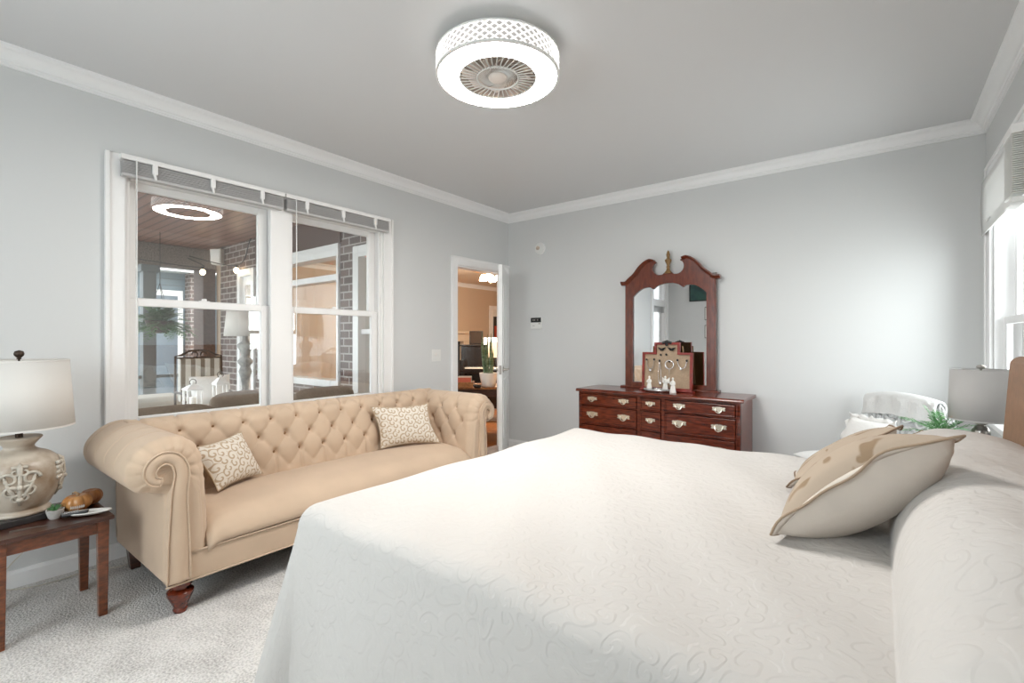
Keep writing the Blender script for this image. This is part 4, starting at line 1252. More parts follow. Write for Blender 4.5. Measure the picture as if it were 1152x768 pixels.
# succulent
def sit(x, y): return (x, y, TZ)
px, py = 0.548, -4.005
t = thing('potted_succulent', sit(px, py), 'tiny green succulent in a grey stone pot on the side table', 'plant')
MB().lathe([(0.018, TZ), (0.024, TZ + 0.008), (0.030, TZ + 0.030), (0.032, TZ + 0.042), (0.028, TZ + 0.042), (0.026, TZ + 0.034), (0.0, TZ + 0.033)], (px, py, 0), 24).build('pot', M['pot'], t, auto=40)
g = MB()
for k in range(46):
    a = random.uniform(0, 2 * pi); tl = random.uniform(0.15, 1.15); L = random.uniform(0.022, 0.036)
    d = Vector((cos(a) * sin(tl), sin(a) * sin(tl), cos(tl)))
    p0 = Vector((px, py, TZ + 0.034)); g.tube([p0, p0 + d * L * 0.5 + Vector((0, 0, 0.002)), p0 + d * L], [0.003, 0.0036, 0.0004], 5)
g.build('leaves', M['leaf_dark'], t, smooth=True)


def pumpkin(px, py, r, squash, m_, label, lean=0.0, stem_=True):
    t = thing('ceramic_pumpkin', sit(px, py), label, 'pumpkin ornament', 'pumpkin ornaments on the side table')
    def fn(u, v):
        a = 2 * pi * u; b2 = -pi / 2 + pi * v
        rr = r * (0.86 + 0.14 * abs(cos(a * 4)) ** 0.6)
        dent = 1 - 0.35 * max(0, sin(b2)) ** 8
        return (px + rr * cos(b2) * cos(a), py + rr * cos(b2) * sin(a), TZ + r * squash * 0.985 + r * squash * sin(b2) * dent)
    g = MB().grid(fn, 64, 20); 
    b_ = g.build('body', m_, t, smooth=True)
    top = TZ + 2 * r * squash * 0.84
    if stem_:
        MB().tube([(px, py, top - 0.008), (px - 0.004, py + 0.004, top + 0.008), (px - 0.016, py - 0.004, top + 0.014), (px - 0.026, py - 0.012, top + 0.008)], [0.007, 0.006, 0.005, 0.003], 8).build('stem', M['pot_stem'], t, smooth=True)
    return t, b_


M['pot_stem'] = mat('tan_stem', (0.42, 0.27, 0.15), 0.5)
p1, pb = pumpkin(0.515, -3.925, 0.056, 0.80, M['pumpkin'], 'orange glazed pumpkin with pale writing on the side table, nearer one')
pumpkin(0.437, -3.860, 0.046, 0.90, M['pumpkin2'], 'plain brown pumpkin tucked behind the orange one on the side table', stem_=False)
# pale hand-lettered band on the pumpkin (illegible strokes)
g = MB()
th0 = atan2(CY + 3.925, CX - 0.515)
for i in range(7):
    a = th0 - 0.42 + 0.13 * i
    for (h0, h1, da) in ((0.030, 0.043, 0.02), (0.031, 0.040, 0.07)):
        r2 = 0.0575
        g.tube([(0.515 + r2 * cos(a + da), -3.925 + r2 * sin(a + da), TZ + h0), (0.515 + r2 * cos(a + da + 0.03), -3.925 + r2 * sin(a + da + 0.03), TZ + h1)], 0.0012, 4)
g.build('pale_lettering', M['porcelain'], pb)

# white spoon-shaped dish and remote
t = thing('spoon_rest', sit(0.59, -3.885), 'long white oval dish at the table edge below the pumpkins', 'dish')
def fn(u, v):
    a = 2 * pi * u; rr = v
    x = cos(a) * 0.088 * rr; y = sin(a) * 0.033 * rr
    return (x, y, 0.004 + 0.014 * rr ** 3)
g = MB().grid(fn, 40, 8)
g.xf(Matrix.Translation((0.612, -3.905, TZ)) @ Matrix.Rotation(R(62), 4, 'Z')).build('bowl', M['porcelain'], t, smooth=True, solid=0.004)
t = thing('brush', sit(0.60, -3.95), 'black brush with silver bristle tips lying on the white dish', 'brush')
g = MB(); mt_ = Matrix.Translation((0.612, -3.945, TZ + 0.014)) @ Matrix.Rotation(R(62), 4, 'Z') @ Matrix.Rotation(R(-6), 4, 'Y')
g.box(-0.05, 0.045, -0.009, 0.009, 0.0, 0.012); g.xf(mt_).build('handle', M['black'], t, bevel=0.004, bseg=3)
g = MB()
for i in range(7):
    for j in range(3): g.tube([(-0.046 + 0.009 * i, -0.006 + 0.006 * j, 0.011), (-0.047 + 0.009 * i, -0.006 + 0.006 * j, 0.021)], 0.0013, 5)
g.xf(mt_).build('bristles', M['silver'], t)
t = thing('letter_opener', sit(0.60, -4.1), 'thin grey letter opener lying at the front of the lamp plinth', 'letter opener')
g = MB(); g.box(-0.06, 0.0, -0.006, 0.006, 0, 0.005); g.taper((0.0, 0, 0.0015), (0.001, 0.005), (0.0, 0, 0.0035), (0.001, 0.005)); g.add([(0, -0.006, 0.001), (0, 0.006, 0.001), (0.06, 0, 0.001), (0, -0.006, 0.004), (0, 0.006, 0.004), (0.06, 0, 0.003)], [(0, 1, 2), (3, 5, 4), (0, 2, 5, 3), (1, 4, 5, 2)])
g.xf(Matrix.Translation((0.622, -4.095, TZ)) @ Matrix.Rotation(R(80), 4, 'Z')).build('blade', M['steel'], t, bevel=0.001)

# ================================================================ WALL DEVICES
t = thing('light_switch', (0, -1.16, 1.105), 'white light switch plate on the wall beside the door', 'light switch')
MB().box(0, 0.006, -1.22, -1.10, 1.045, 1.165).build('plate', M['plastic'], t, bevel=0.003)
for y in (-1.183, -1.137): MB().box(0.005, 0.013, y - 0.006, y + 0.006, 1.095, 1.118).build('toggle', M['plastic'], t, bevel=0.002)
t = thing('smoke_detector', (0.462, 0, 2.285), 'round white detector high on the back wall near the corner', 'detector')
MB().lathe([(0.066, 0.0), (0.066, -0.016), (0.060, -0.026), (0.030, -0.030), (0.0, -0.030)], (0.462, 0, 2.285), 36, axis='y').build('housing', M['plastic'], t, auto=35)
MB().lathe([(0.022, -0.029), (0.022, -0.040), (0.014, -0.046), (0, -0.047)], (0.448, 0, 2.288), 24, axis='y').build('sensor_button', mat('tan_plastic', (0.52, 0.42, 0.34), 0.4), t, auto=35)
t = thing('thermostat', (0.415, 0, 1.447), 'white thermostat with a black display on the back wall', 'thermostat')
MB().box(0.342, 0.490, -0.026, 0, 1.382, 1.512).build('case', M['plastic'], t, bevel=0.005)
MB().box(0.346, 0.486, -0.0285, -0.02, 1.455, 1.508).build('display', M['black'], t, bevel=0.002)
for i, x in enumerate((0.375, 0.395, 0.435)): MB().box(x, x + 0.012, -0.0292, -0.0284, 1.475, 1.49).build('display_digit', M['steel'], t)
MB().box(0.37, 0.40, -0.0275, -0.025, 1.415, 1.42).build('button', M['steel'], t); MB().box(0.45, 0.475, -0.0275, -0.025, 1.435, 1.445).build('button', M['steel'], t)

# ================================================================ DRESSER
DXL, DXR, DYF, DZT = 1.215, 2.637, -0.46, 0.80
dr_ = thing('dresser', (1.93, -0.25, 0), 'long cherry wood dresser with brass pulls against the back wall', 'dresser')
g = MB(); g.extrude_profile([(-0.485, 0.772), (-0.49, 0.78), (-0.485, 0.79), (-0.475, 0.80), (-0.02, 0.80), (-0.02, 0.772)], 'x', 1.197, 2.665)
g.build('top', M['redwood'], dr_, bevel=0.003)
g = MB()
g.box(DXL, DXL + 0.02, DYF + 0.012, -0.02, 0.06, 0.772); g.box(DXR - 0.02, DXR, DYF + 0.012, -0.02, 0.06, 0.772)
g.box(DXL + 0.02, DXR - 0.02, -0.04, -0.02, 0.06, 0.772); g.box(DXL + 0.02, DXR - 0.02, DYF + 0.02, -0.04, 0.10, 0.12)
cols = [(1.238, 1.797), (1.828, 2.014), (2.045, 2.602)]
rows_ = [(0.652, 0.752), (0.478, 0.640), (0.292, 0.466)]
for x0, x1 in ((DXL, 1.238), (1.797, 1.828), (2.014, 2.045), (2.602, DXR)): g.box(x0, x1, DYF, DYF + 0.03, 0.10, 0.772)
for z0_, z1_ in ((0.752, 0.772), (0.640, 0.652), (0.466, 0.478), (0.26, 0.292)): g.box(1.238, 2.602, DYF + 0.002, DYF + 0.03, z0_, z1_)
g.build('carcass', M['redwood'], dr_, bevel=0.003)
for x in (DXL + 0.012, DXR - 0.012):
    g = MB()
    for dx in (-0.006, 0.0, 0.006): g.tube([(x + dx, DYF - 0.001, 0.14), (x + dx, DYF - 0.001, 0.75)], 0.0028, 6)
    g.build('reeded_corner', M['redwood'], dr_, smooth=True)
g = MB(); g.extrude_profile([(-0.475, 0.0), (-0.478, 0.09), (-0.465, 0.11), (-0.03, 0.11), (-0.03, 0.0)], 'x', DXL - 0.012, DXR + 0.012)
g.build('plinth_base', M['redwood'], dr_, bevel=0.004)


def bail_pull(cx_, cz_, y, parent, s=1.0):
    half = [(0.0, 0.017), (0.008, 0.024), (0.014, 0.018), (0.022, 0.021), (0.028, 0.015), (0.038, 0.019), (0.052, 0.013), (0.044, 0.003), (0.052, -0.007), (0.038, -0.011), (0.029, -0.007), (0.021, -0.014), (0.012, -0.012), (0.007, -0.021), (0.0, -0.025)]
    poly = [(x * s, z * s) for x, z in half] + [(-x * s, z * s) for x, z in reversed(half[1:-1])]
    g = plate(poly, [], 0.003, Matrix.Translation((cx_, y - 0.002, cz_)) @ MXZ, 0.0)
    for sx in (-1, 1): g.lathe([(0.006 * s, 0.0), (0.0065 * s, -0.010), (0.004 * s, -0.014), (0, -0.015)], (cx_ + sx * 0.026 * s, y, cz_ + 0.004 * s), 10, axis='y')
    pts = [(cx_ + 0.026 * s * cos(a) * (1.0 if True else 1), y - 0.012 - 0.006 * max(0, -sin(a)), cz_ + 0.004 * s + 0.029 * s * sin(a)) for a in [pi + pi * i / 12 for i in range(13)]]
    g.tube(pts, 0.0034 * s, 6)
    return g.build('bail_pull', M['brass'], parent, auto=40)


for ci, (x0, x1) in enumerate(cols):
    for ri, (z0_, z1_) in enumerate(rows_):
        g = MB(); yf = DYF - 0.006
        g.box(x0 + 0.003, x1 - 0.003, yf + 0.004, DYF + 0.22, z0_ + 0.003, z1_ - 0.003)
        # raised lip around the field
        a, c = x0 + 0.003, x1 - 0.003
        for (p0, p1, q0, q1) in ((a, c, z0_ + 0.003, z0_ + 0.013), (a, c, z1_ - 0.013, z1_ - 0.003), (a, a + 0.010, z0_ + 0.013, z1_ - 0.013), (c - 0.010, c, z0_ + 0.013, z1_ - 0.013)):
            g.box(p0, p1, yf - 0.004, yf + 0.005, q0, q1)
        d_ = g.build('drawer', M['redwood'], dr_, bevel=0.002)
        zc = (z0_ + z1_) / 2 + 0.006
        if ci == 1: bail_pull((x0 + x1) / 2, zc, yf + 0.003, d_, 0.85)
        else:
            for fx in (0.22, 0.78): bail_pull(x0 + (x1 - x0) * fx, zc, yf + 0.003, d_, 1.0 if ri == 0 else 1.18)

# ================================================================ DRESSER MIRROR
mr_ = thing('dresser_mirror', (1.935, -0.08, DZT), 'cherry framed mirror with broken-scroll pediment standing on the dresser', 'mirror')
MX = 1.935
SI = 0.42            # half outer width


def mirrored(half): return half + [(-x, z) for x, z in reversed(half) if abs(x) > 1e-6]


# outer outline, starting on the axis at the bottom and running up the right side
scro = [(x, 0, z) for x, z in [(SI, 1.80), (SI - 0.015, 1.815), (0.37, 1.845), (0.32, 1.885), (0.275, 1.94), (0.225, 1.985), (0.17, 2.01), (0.125, 2.0)]]
scro2 = [(x, 0, z) for x, z in [(0.125, 2.0), (0.112, 1.985), (0.135, 1.968), (0.146, 1.935), (0.135, 1.895), (0.10, 1.868), (0.055, 1.866), (0.03, 1.885), (0.0, 1.89)]]
half = [(0.0, 0.815), (SI, 0.815)] + [(p.x, p.z) for p in catmull(scro, 6)] + [(p.x, p.z) for p in catmull(scro2, 6)][1:]
inn = [(x, 0, z) for x, z in [(0.343, 1.675), (0.30, 1.715), (0.24, 1.75), (0.175, 1.755), (0.140, 1.735)]]
inn2 = [(x, 0, z) for x, z in [(0.140, 1.735), (0.10, 1.765), (0.05, 1.780), (0.0, 1.785)]]
ih = [(0.0, 0.855), (0.343, 0.855)] + [(p.x, p.z) for p in catmull(inn, 6)] + [(p.x, p.z) for p in catmull(inn2, 6)][1:]
g = plate(mirrored(half), [mirrored(ih)], 0.026, Matrix.Translation((MX, -0.062, 0)) @ MXZ, 0.004)
fr_ = g.build('frame', M['mahog'], mr_, auto=35)
MB().box(MX - 0.36, MX + 0.36, -0.056, -0.052, 0.84, 1.80).build('mirror_glass', M['mirror'], mr_)
MB().box(MX - SI, MX + SI, -0.05, -0.02, 0.815, 1.85).build('backboard', M['darkwood'], mr_)
g = MB(); g.extrude_profile([(-0.125, DZT), (-0.125, DZT + 0.012), (-0.115, DZT + 0.018), (-0.012, DZT + 0.018), (-0.012, DZT)], 'x', MX - SI - 0.03, MX + SI + 0.03)
g.build('base_moulding', M['mahog'], mr_, bevel=0.002)
for sx in (-1, 1):
    g = MB()
    top = catmull([(MX + sx * (x + 0.004), -0.062, z + 0.004) for x, _, z in [(SI + 0.035, 0, 1.815)] + scro[1:]], 8)
    n = len(top); vs = []; fs = []
    for i, p in enumerate(top):
        q = i / (n - 1); hh = 0.032 * (1 - 0.3 * q); tg = (top[min(i + 1, n - 1)] - top[max(i - 1, 0)]).normalized()
        nn = Vector((-tg.z, 0, tg.x)) * (-sx if True else 1)
        if nn.z < 0: nn = -nn
        for (dn, dy) in ((0.006, 0.02), (0.008, -0.045), (-0.004, -0.045), (-0.012, -0.034), (-0.026, -0.026), (-0.030, -0.012), (-0.030, 0.02)):
            vs.append(p + nn * dn * (1 - 0.25 * q) + Vector((0, dy, 0)))
    m7 = 7
    for i in range(n - 1):
        for j in range(m7): fs.append((i * m7 + j, i * m7 + (j + 1) % m7, (i + 1) * m7 + (j + 1) % m7, (i + 1) * m7 + j))
    fs.append(tuple(range(m7))); fs.append(tuple((n - 1) * m7 + k for k in reversed(range(m7))))
    g.add(vs, fs).build('scroll_moulding', M['mahog'], mr_, auto=40)
MB().lathe([(0.0, 1.872), (0.036, 1.872), (0.034, 1.884), (0.020, 1.90), (0.013, 1.925), (0.019, 1.935), (0.012, 1.945), (0.016, 1.96), (0.030, 1.99), (0.030, 2.0), (0.018, 2.008), (0.012, 2.02), (0.016, 2.035), (0.017, 2.05), (0.010, 2.075), (0.0, 2.09)], (MX, -0.066, 0), 20).build('finial', M['gold'], mr_, auto=50)

# ================================================================ JEWELLERY BOARD, TRAY, FIGURINES
JX0, JX1, JY, JZ = 1.755, 2.205, -0.235, DZT + 0.002
jb = thing('jewelry_board', (1.98, JY, JZ), 'stepped red-framed burlap jewelry board standing on the dresser', 'jewelry holder')
JM = 1.98
def stepped(hw, hw2, zb, zs, zt): return [(-hw, zb), (hw, zb), (hw, zs), (hw2, zs), (hw2, zt), (-hw2, zt), (-hw2, zs), (-hw, zs)]
lean = Matrix.Translation((JM, JY, JZ)) @ Matrix.Rotation(R(-3), 4, 'X')
g = plate(stepped(0.225, 0.115, 0.0, 0.345, 0.435), [stepped(0.205, 0.095, 0.03, 0.325, 0.413)], 0.03, lean @ MXZ, 0.002)
g.build('frame', M['red_frame'], jb, auto=35)
g = plate(stepped(0.213, 0.103, 0.02, 0.335, 0.424), [], 0.008, lean @ Matrix.Translation((0, 0.006, 0)) @ MXZ, 0)
g.build('burlap_panel', M['burlap'], jb)
g = plate(stepped(0.222, 0.112, 0.02, 0.342, 0.432), [], 0.008, lean @ Matrix.Translation((0.0, 0.013, 0)) @ MXZ, 0)
g.build('backing', M['gold'], jb)
g = MB(); g.box(-0.24, 0.24, -0.03, 0.03, 0.0, 0.014); g.xf(lean).build('foot', M['red_frame'], jb, bevel=0.003)
g = MB()
for sx in (-1, 1): g.tube([(JM + sx * 0.13, -0.20, JZ + 0.40), (JM + sx * 0.16, -0.17, JZ), (JM + sx * 0.16, -0.15, JZ)], 0.006, 6)
g.build('easel_strut', M['gold'], jb)
def on_board(x, z, o=0.0): return lean @ Vector((x, -0.015 - o, z))
knobs = [(-0.175, 0.27), (-0.105, 0.272), (-0.045, 0.315), (0.005, 0.318), (0.035, 0.258), (0.105, 0.27), (0.185, 0.268), (-0.055, 0.262)]
for x, z in knobs:
    g = MB(); c = on_board(x, z)
    g.tube([c, c + Vector((0, -0.014, 0)), c + Vector((0, -0.02, 0.006))], [0.004, 0.004, 0.003], 8)
    g.ball(c + Vector((0, -0.022, 0.008)), 0.010, 10, 8)
    g.build('hook', M['black'], jb, smooth=True)
for sx in (-1, 1):
    g = MB(); cx_ = sx * 0.044; z_ = 0.378
    for s2 in (-1, 1):
        for i in range(4): g.tube([on_board(cx_ + s2 * 0.004, z_ - 0.006 * i, 0.002), on_board(cx_ + s2 * (0.036 - 0.006 * i), z_ + 0.010 - 0.007 * i, 0.002)], 0.0035, 6)
    g.ball(on_board(cx_, z_ - 0.008, 0.002), 0.009, 8, 6)
    g.build('winged_ornament', M['black'], jb, smooth=True)
g = MB()
for i in range(5): g.ball(on_board(-0.03 + 0.016 * i, 0.43 + 0.012 * (1 - abs(i - 2) / 2), -0.002), 0.014, 10, 8)
g.ball(on_board(0.0, 0.415, 0.006), 0.016, 10, 8)
g.build('crest_ornament', M['black'], jb, smooth=True)


def necklace(name, pts3, r, m_, label, pend=None, ring=False):
    t = thing(name, pts3[0], label, 'jewelry')
    g = MB(); path = catmull(pts3, 8)
    for p in path: g.ball(p, r, 6, 4)
    g.build('chain', m_, t, smooth=True)
    if pend:
        g = MB(); g.ball(pend, r * 2.6, 10, 8, (1, 0.6, 1.3)); g.build('pendant', M['silver'], t, smooth=True)
    return t


NK = lambda x, z: on_board(x, z, 0.024)
necklace('necklace', [NK(-0.055, 0.265), NK(-0.062, 0.18), NK(-0.058, 0.09), NK(-0.045, 0.072), NK(-0.036, 0.1), NK(-0.042, 0.18), NK(-0.052, 0.265)], 0.0048, M['silver'], 'long silver bead necklace hanging at the middle of the jewelry board', NK(-0.046, 0.066))
necklace('necklace', [NK(-0.175, 0.272), NK(-0.165, 0.215), NK(-0.14, 0.195), NK(-0.115, 0.21), NK(-0.105, 0.272)], 0.0042, M['steel'], 'short dark necklace slung between two hooks at the left of the board', NK(-0.14, 0.18))
necklace('necklace', [NK(0.105, 0.272), NK(0.12, 0.225), NK(0.15, 0.205), NK(0.175, 0.225), NK(0.185, 0.268)], 0.0042, M['silver'], 'short pearl and silver necklace slung between two hooks at the right of the board', NK(0.135, 0.20))
t = thing('bangle', NK(0.035, 0.24), 'round silver bangle hanging from a hook on the jewelry board', 'jewelry')
c = NK(0.035, 0.235); g = MB(); g.tube([c + Vector((0.037 * cos(a), 0, 0.037 * sin(a))) for a in [2 * pi * i / 28 for i in range(28)]], 0.0055, 7, closed=True); g.build('band', M['silver'], t, smooth=True)
t = necklace('necklace', [NK(0.035, 0.20), NK(0.034, 0.15), NK(0.036, 0.09)], 0.0036, M['steel'], 'thin dark chain with a drop hanging under the silver bangle', NK(0.036, 0.08))

TCX, TCY = 1.935, -0.345
t = thing('tray', (TCX, TCY, DZT), 'small oval silver footed tray in front of the jewelry board', 'tray')
MB().lathe([(0.0, DZT + 0.010), (0.105, DZT + 0.012), (0.118, DZT + 0.024), (0.122, DZT + 0.026), (0.120, DZT + 0.018), (0.108, DZT + 0.002), (0.0, DZT + 0.0005)], (TCX, TCY, 0), 44, squash=(1, 0.55)).build('dish', M['silver'], t, smooth=True)
g = MB(); g.tube([(TCX + 0.119 * cos(a), TCY + 0.0655 * sin(a), DZT + 0.027) for a in [2 * pi * i / 44 for i in range(44)]], 0.004, 6, closed=True); g.build('rim', M['silver'], t, smooth=True)


def figurine(x, y, z, h, label, rot, wings=False):
    t = thing('angel_figurine', (x, y, z), label, 'figurine', 'white figurines in front of the jewelry board')
    s = h / 0.13
    prof = [(0.0, 0.0), (0.026, 0.0), (0.027, 0.006), (0.023, 0.03), (0.017, 0.058), (0.0125, 0.074), (0.0165, 0.088), (0.017, 0.096), (0.010, 0.104), (0.0055, 0.108), (0.006, 0.112)]
    g = MB().lathe([(r * s, z + h_ * s) for r, h_ in prof], (x, y, 0), 18, squash=(1, 0.85))
    g.ball((x, y, z + 0.120 * s), 0.0105 * s, 12, 10, (0.9, 1, 1.1))
    for sx in (-1, 1): g.tube([(x + sx * 0.016 * s, y, z + 0.093 * s), (x + sx * 0.020 * s, y - 0.008 * s, z + 0.076 * s), (x + sx * 0.004 * s, y - 0.019 * s, z + 0.073 * s)], [0.0055 * s, 0.005 * s, 0.0035 * s], 7)
    g.build('body', M['porcelain'], t, smooth=True)
    if wings:
        g = MB()
        for sx in (-1, 1): g.add([(x + sx * 0.004, y + 0.014, z + 0.10 * s), (x + sx * 0.034 * s, y + 0.02, z + 0.118 * s), (x + sx * 0.030 * s, y + 0.02, z + 0.07 * s), (x + sx * 0.006, y + 0.015, z + 0.06 * s)], [(0, 1, 2, 3)])
        g.build('wings', M['porcelain'], t, solid=0.004)
    return t


figurine(1.865, -0.345, DZT + 0.0125, 0.125, 'white figurine standing at the left end of the silver tray', 0)
figurine(2.005, -0.335, DZT + 0.0125, 0.130, 'white figurine standing at the right end of the silver tray', 0, True)
figurine(2.085, -0.375, DZT, 0.135, 'white figurine standing on the dresser just right of the silver tray', 0)
for i, (dx, dy, r2) in enumerate(((-0.035, 0.0, 0.013), (-0.005, -0.012, 0.011), (0.022, 0.004, 0.012))):
    t = thing('trinket', (TCX + dx, TCY + dy, DZT + 0.012), ['small dark trinket lying left on the silver tray', 'small silver trinket lying in the middle of the silver tray', 'small gold trinket lying right on the silver tray'][i], 'trinket', 'trinkets on the silver tray')
    g = MB(); c = Vector((TCX + dx, TCY + dy, DZT + 0.0125 + r2 * 0.8)); g.ball(c, r2, 12, 8, (1.1, 0.9, 0.8)); g.build('bead', [M['bronze'], M['silver'], M['brass']][i], t, smooth=True)
    g = MB(); g.tube([c + Vector((r2 * 1.2 * cos(a), r2 * 1.0 * sin(a), -r2 * 0.45)) for a in [2 * pi * k / 16 for k in range(16)]], 0.0028, 6, closed=True); g.build('ring', M['silver'], t, smooth=True)

# ================================================================ NIGHTSTAND, LAMP, FERN
NX0, NX1, NY0, NY1, NZ = 3.60, 4.02, -1.42, -0.86, 0.70
t = thing('nightstand', (3.81, -1.14, 0), 'white nightstand in the corner beyond the bed', 'nightstand')
MB().box(NX0 - 0.015, NX1, NY0 - 0.015, NY1 + 0.015, NZ - 0.022, NZ).build('top', M['chair_white'], t, bevel=0.005)
MB().box(NX0, NX1, NY0, NY1, 0.12, NZ - 0.022).build('body', M['chair_white'], t, bevel=0.003)
for k in range(3):
    z0_ = 0.15 + 0.178 * k
    d_ = MB().box(NX0 - 0.012, NX0 + 0.02, NY0 + 0.02, NY1 - 0.02, z0_, z0_ + 0.165).build('drawer', M['chair_white'], t, bevel=0.004)
    MB().lathe([(0.006, NX0 - 0.012), (0.006, NX0 - 0.026), (0.014, NX0 - 0.03), (0.012, NX0 - 0.04), (0, NX0 - 0.042)], (0, (NY0 + NY1) / 2, z0_ + 0.083), 14, axis='x').build('knob', M['steel'], d_, auto=40)
for x in (NX0 + 0.03, NX1 - 0.03):
    for y in (NY0 + 0.03, NY1 - 0.03): MB().taper((x, y, 0), 0.014, (x, y, 0.12), 0.022).build('leg', M['chair_white'], t)
BX_, BY_ = 3.892, -1.10
t = thing('bedside_lamp', (BX_, BY_, NZ), 'brushed metal lamp with a grey drum shade behind the headboard', 'lamp')
MB().lathe([(0.055, NZ), (0.056, NZ + 0.008), (0.042, NZ + 0.014), (0.018, NZ + 0.022), (0.014, NZ + 0.04), (0.026, NZ + 0.055), (0.036, NZ + 0.085), (0.036, NZ + 0.105), (0.024, NZ + 0.122), (0.014, NZ + 0.13), (0.028, NZ + 0.14), (0.032, NZ + 0.152), (0.028, NZ + 0.164), (0.014, NZ + 0.172), (0.012, NZ + 0.21)], (BX_, BY_, 0), 28).build('base', M['steel'], t, auto=50)
sh = MB().lathe([(0.124, 0.858), (0.116, 1.108)], (BX_, BY_, 0), 56, cap=False).build('lamp_shade', M['grey_shade'], t, smooth=True, solid=0.003)
for r2, z in ((0.1245, 0.858), (0.1165, 1.108)):
    g = MB(); g.lathe([(r2 - 0.003, z - 0.003), (r2 + 0.001, z - 0.003), (r2 + 0.001, z + 0.003), (r2 - 0.003, z + 0.003)], (BX_, BY_, 0), 56, cap=False)
    g.build('shade_trim', M['grey_shade'], sh)
g = MB()
for k in range(3): g.tube([(BX_, BY_, 1.10), (BX_ + 0.114 * cos(2.1 * k), BY_ + 0.114 * sin(2.1 * k), 1.105)], 0.002, 5)
g.tube([(BX_, BY_, NZ + 0.2), (BX_ + 0.03, BY_, 0.98), (BX_ + 0.02, BY_, 1.07), (BX_, BY_, 1.10)], 0.002, 5)
g.build('harp', M['steel'], t)
MB().lathe([(0.004, 1.095), (0.005, 1.112), (0.016, 1.116), (0.019, 1.124), (0.014, 1.132), (0.0, 1.135)], (BX_, BY_, 0), 18).build('finial', M['steel'], t, smooth=True)
FX, FY = 3.745, -1.05
t = thing('potted_fern', (FX, FY, NZ), 'bright green feathery fern beside the grey-shaded lamp', 'plant')
MB().lathe([(0.0, NZ), (0.040, NZ), (0.052, NZ + 0.06), (0.056, NZ + 0.075), (0.050, NZ + 0.075), (0.046, NZ + 0.062), (0, NZ + 0.060)], (FX, FY, 0), 24).build('pot', M['porcelain'], t, auto=40)


def fern(mb, c, n, Lr, lean_r, leafw, seed, droop=0.8, step=14):
    rnd = random.Random(seed)
    for k in range(n):
        a = 2 * pi * k / n + rnd.uniform(-.3, .3); L = rnd.uniform(*Lr); le = rnd.uniform(*lean_r)
        d = Vector((cos(a), sin(a), 0)); pts = []
        for i in range(step + 1):
            s = i / step
            pts.append(Vector(c) + d * (L * sin(le) * s) + Vector((0, 0, L * (cos(le) * s - droop * 0.5 * s * s))))
        mb.tube(pts, [0.0018 * (1 - 0.7 * i / step) for i in range(step + 1)], 4, cap=False)
        side = d.cross(Vector((0, 0, 1)))
        for i in range(2, step + 1):
            s = i / step; w_ = leafw * (1 - abs(2 * s - 0.9) ** 2 * 0.55)
            tg = (pts[i] - pts[i - 1]).normalized()
            for sg in (-1, 1):
                o = side * sg + tg * 0.6 + Vector((0, 0, rnd.uniform(-.25, .25))); o.normalize()
                q = pts[i]; up = tg * (w_ * 0.2)
                mb.add([q - up, q + o * w_ * 0.5 - up * 0.9, q + o * w_, q + o * w_ * 0.5 + up * 1.1], [(0, 1, 2, 3)])
    return mb


fern(MB(), (FX, FY, NZ + 0.06), 24, (0.15, 0.25), (0.25, 1.3), 0.034, 4, 0.55, 12).build('fronds', M['leaf'], t)

# ================================================================ WHITE CORNER CHAIR WITH THROW
ch = thing('accent_chair', (3.43, -0.47, 0), 'white carved-back chair standing in the far right corner', 'chair', rot=R(-45))
# local frame: +y = back of the chair, seat faces -y
def lb(mb, name, m_, parent=ch, **k): return mb.build(name, m_, parent, local=True, **k)
lb(MB().box(-0.25, 0.25, -0.34, 0.22, 0.40, 0.45), 'seat_frame', M['chair_white'], bevel=0.008)
def fn(u, v):
    a, b2 = 2 * u - 1, 2 * v - 1
    return (0.255 * a, -0.07 + 0.285 * b2, 0.448 + 0.038 * ((1 - a ** 6) * (1 - b2 ** 6)) ** 0.5)
lb(MB().grid(fn, 20, 20), 'seat', M['white_fabric'], smooth=True)
for x in (-0.22, 0.22):
    lb(MB().tube([(x, -0.30, 0.40), (x * 1.06, -0.32, 0.30), (x * 1.0, -0.305, 0.14), (x * 1.07, -0.325, 0.0)], [0.026, 0.022, 0.015, 0.018], 10), 'leg', M['chair_white'], smooth=True)
    lb(MB().tube([(x, 0.20, 0.42), (x, 0.205, 0.25), (x, 0.235, 0.0)], [0.022, 0.019, 0.015], 10), 'leg', M['chair_white'], smooth=True)
    lb(MB().tube([(x, 0.20, 0.40), (x, 0.215, 0.6), (x * 0.98, 0.245, 0.85)], [0.022, 0.020, 0.018], 10), 'back_post', M['chair_white'], smooth=True)
lb(MB().tube([(-0.225, 0.245, 0.84), (-0.12, 0.25, 0.862), (0, 0.252, 0.868), (0.12, 0.25, 0.862), (0.225, 0.245, 0.84)], 0.024, 10), 'top_rail', M['chair_white'], smooth=True)
lb(MB().tube([(-0.22, 0.207, 0.50), (0.22, 0.207, 0.50)], 0.016, 8), 'lower_rail', M['chair_white'], smooth=True)
g = MB()
for sx in (-1, 1):
    for (cx_, cz_, r0, ph, tr) in ((0.075, 0.63, 0.062, 0.3, 1), (0.15, 0.72, 0.05, 2.6, -1), (0.06, 0.755, 0.045, 4.0, 1), (0.15, 0.57, 0.045, 1.0, -1)):
        g.tube([(sx * (cx_ + r0 * (1 - .75 * i / 20) * cos(ph + tr * i / 20 * 7.5)), 0.222, cz_ + r0 * (1 - .75 * i / 20) * sin(ph + tr * i / 20 * 7.5)) for i in range(21)], 0.010, 6)
g.tube([(0, 0.212, 0.50), (0, 0.225, 0.66), (0, 0.245, 0.85)], 0.013, 8)
lb(g, 'scroll_splat', M['chair_white'], smooth=True)

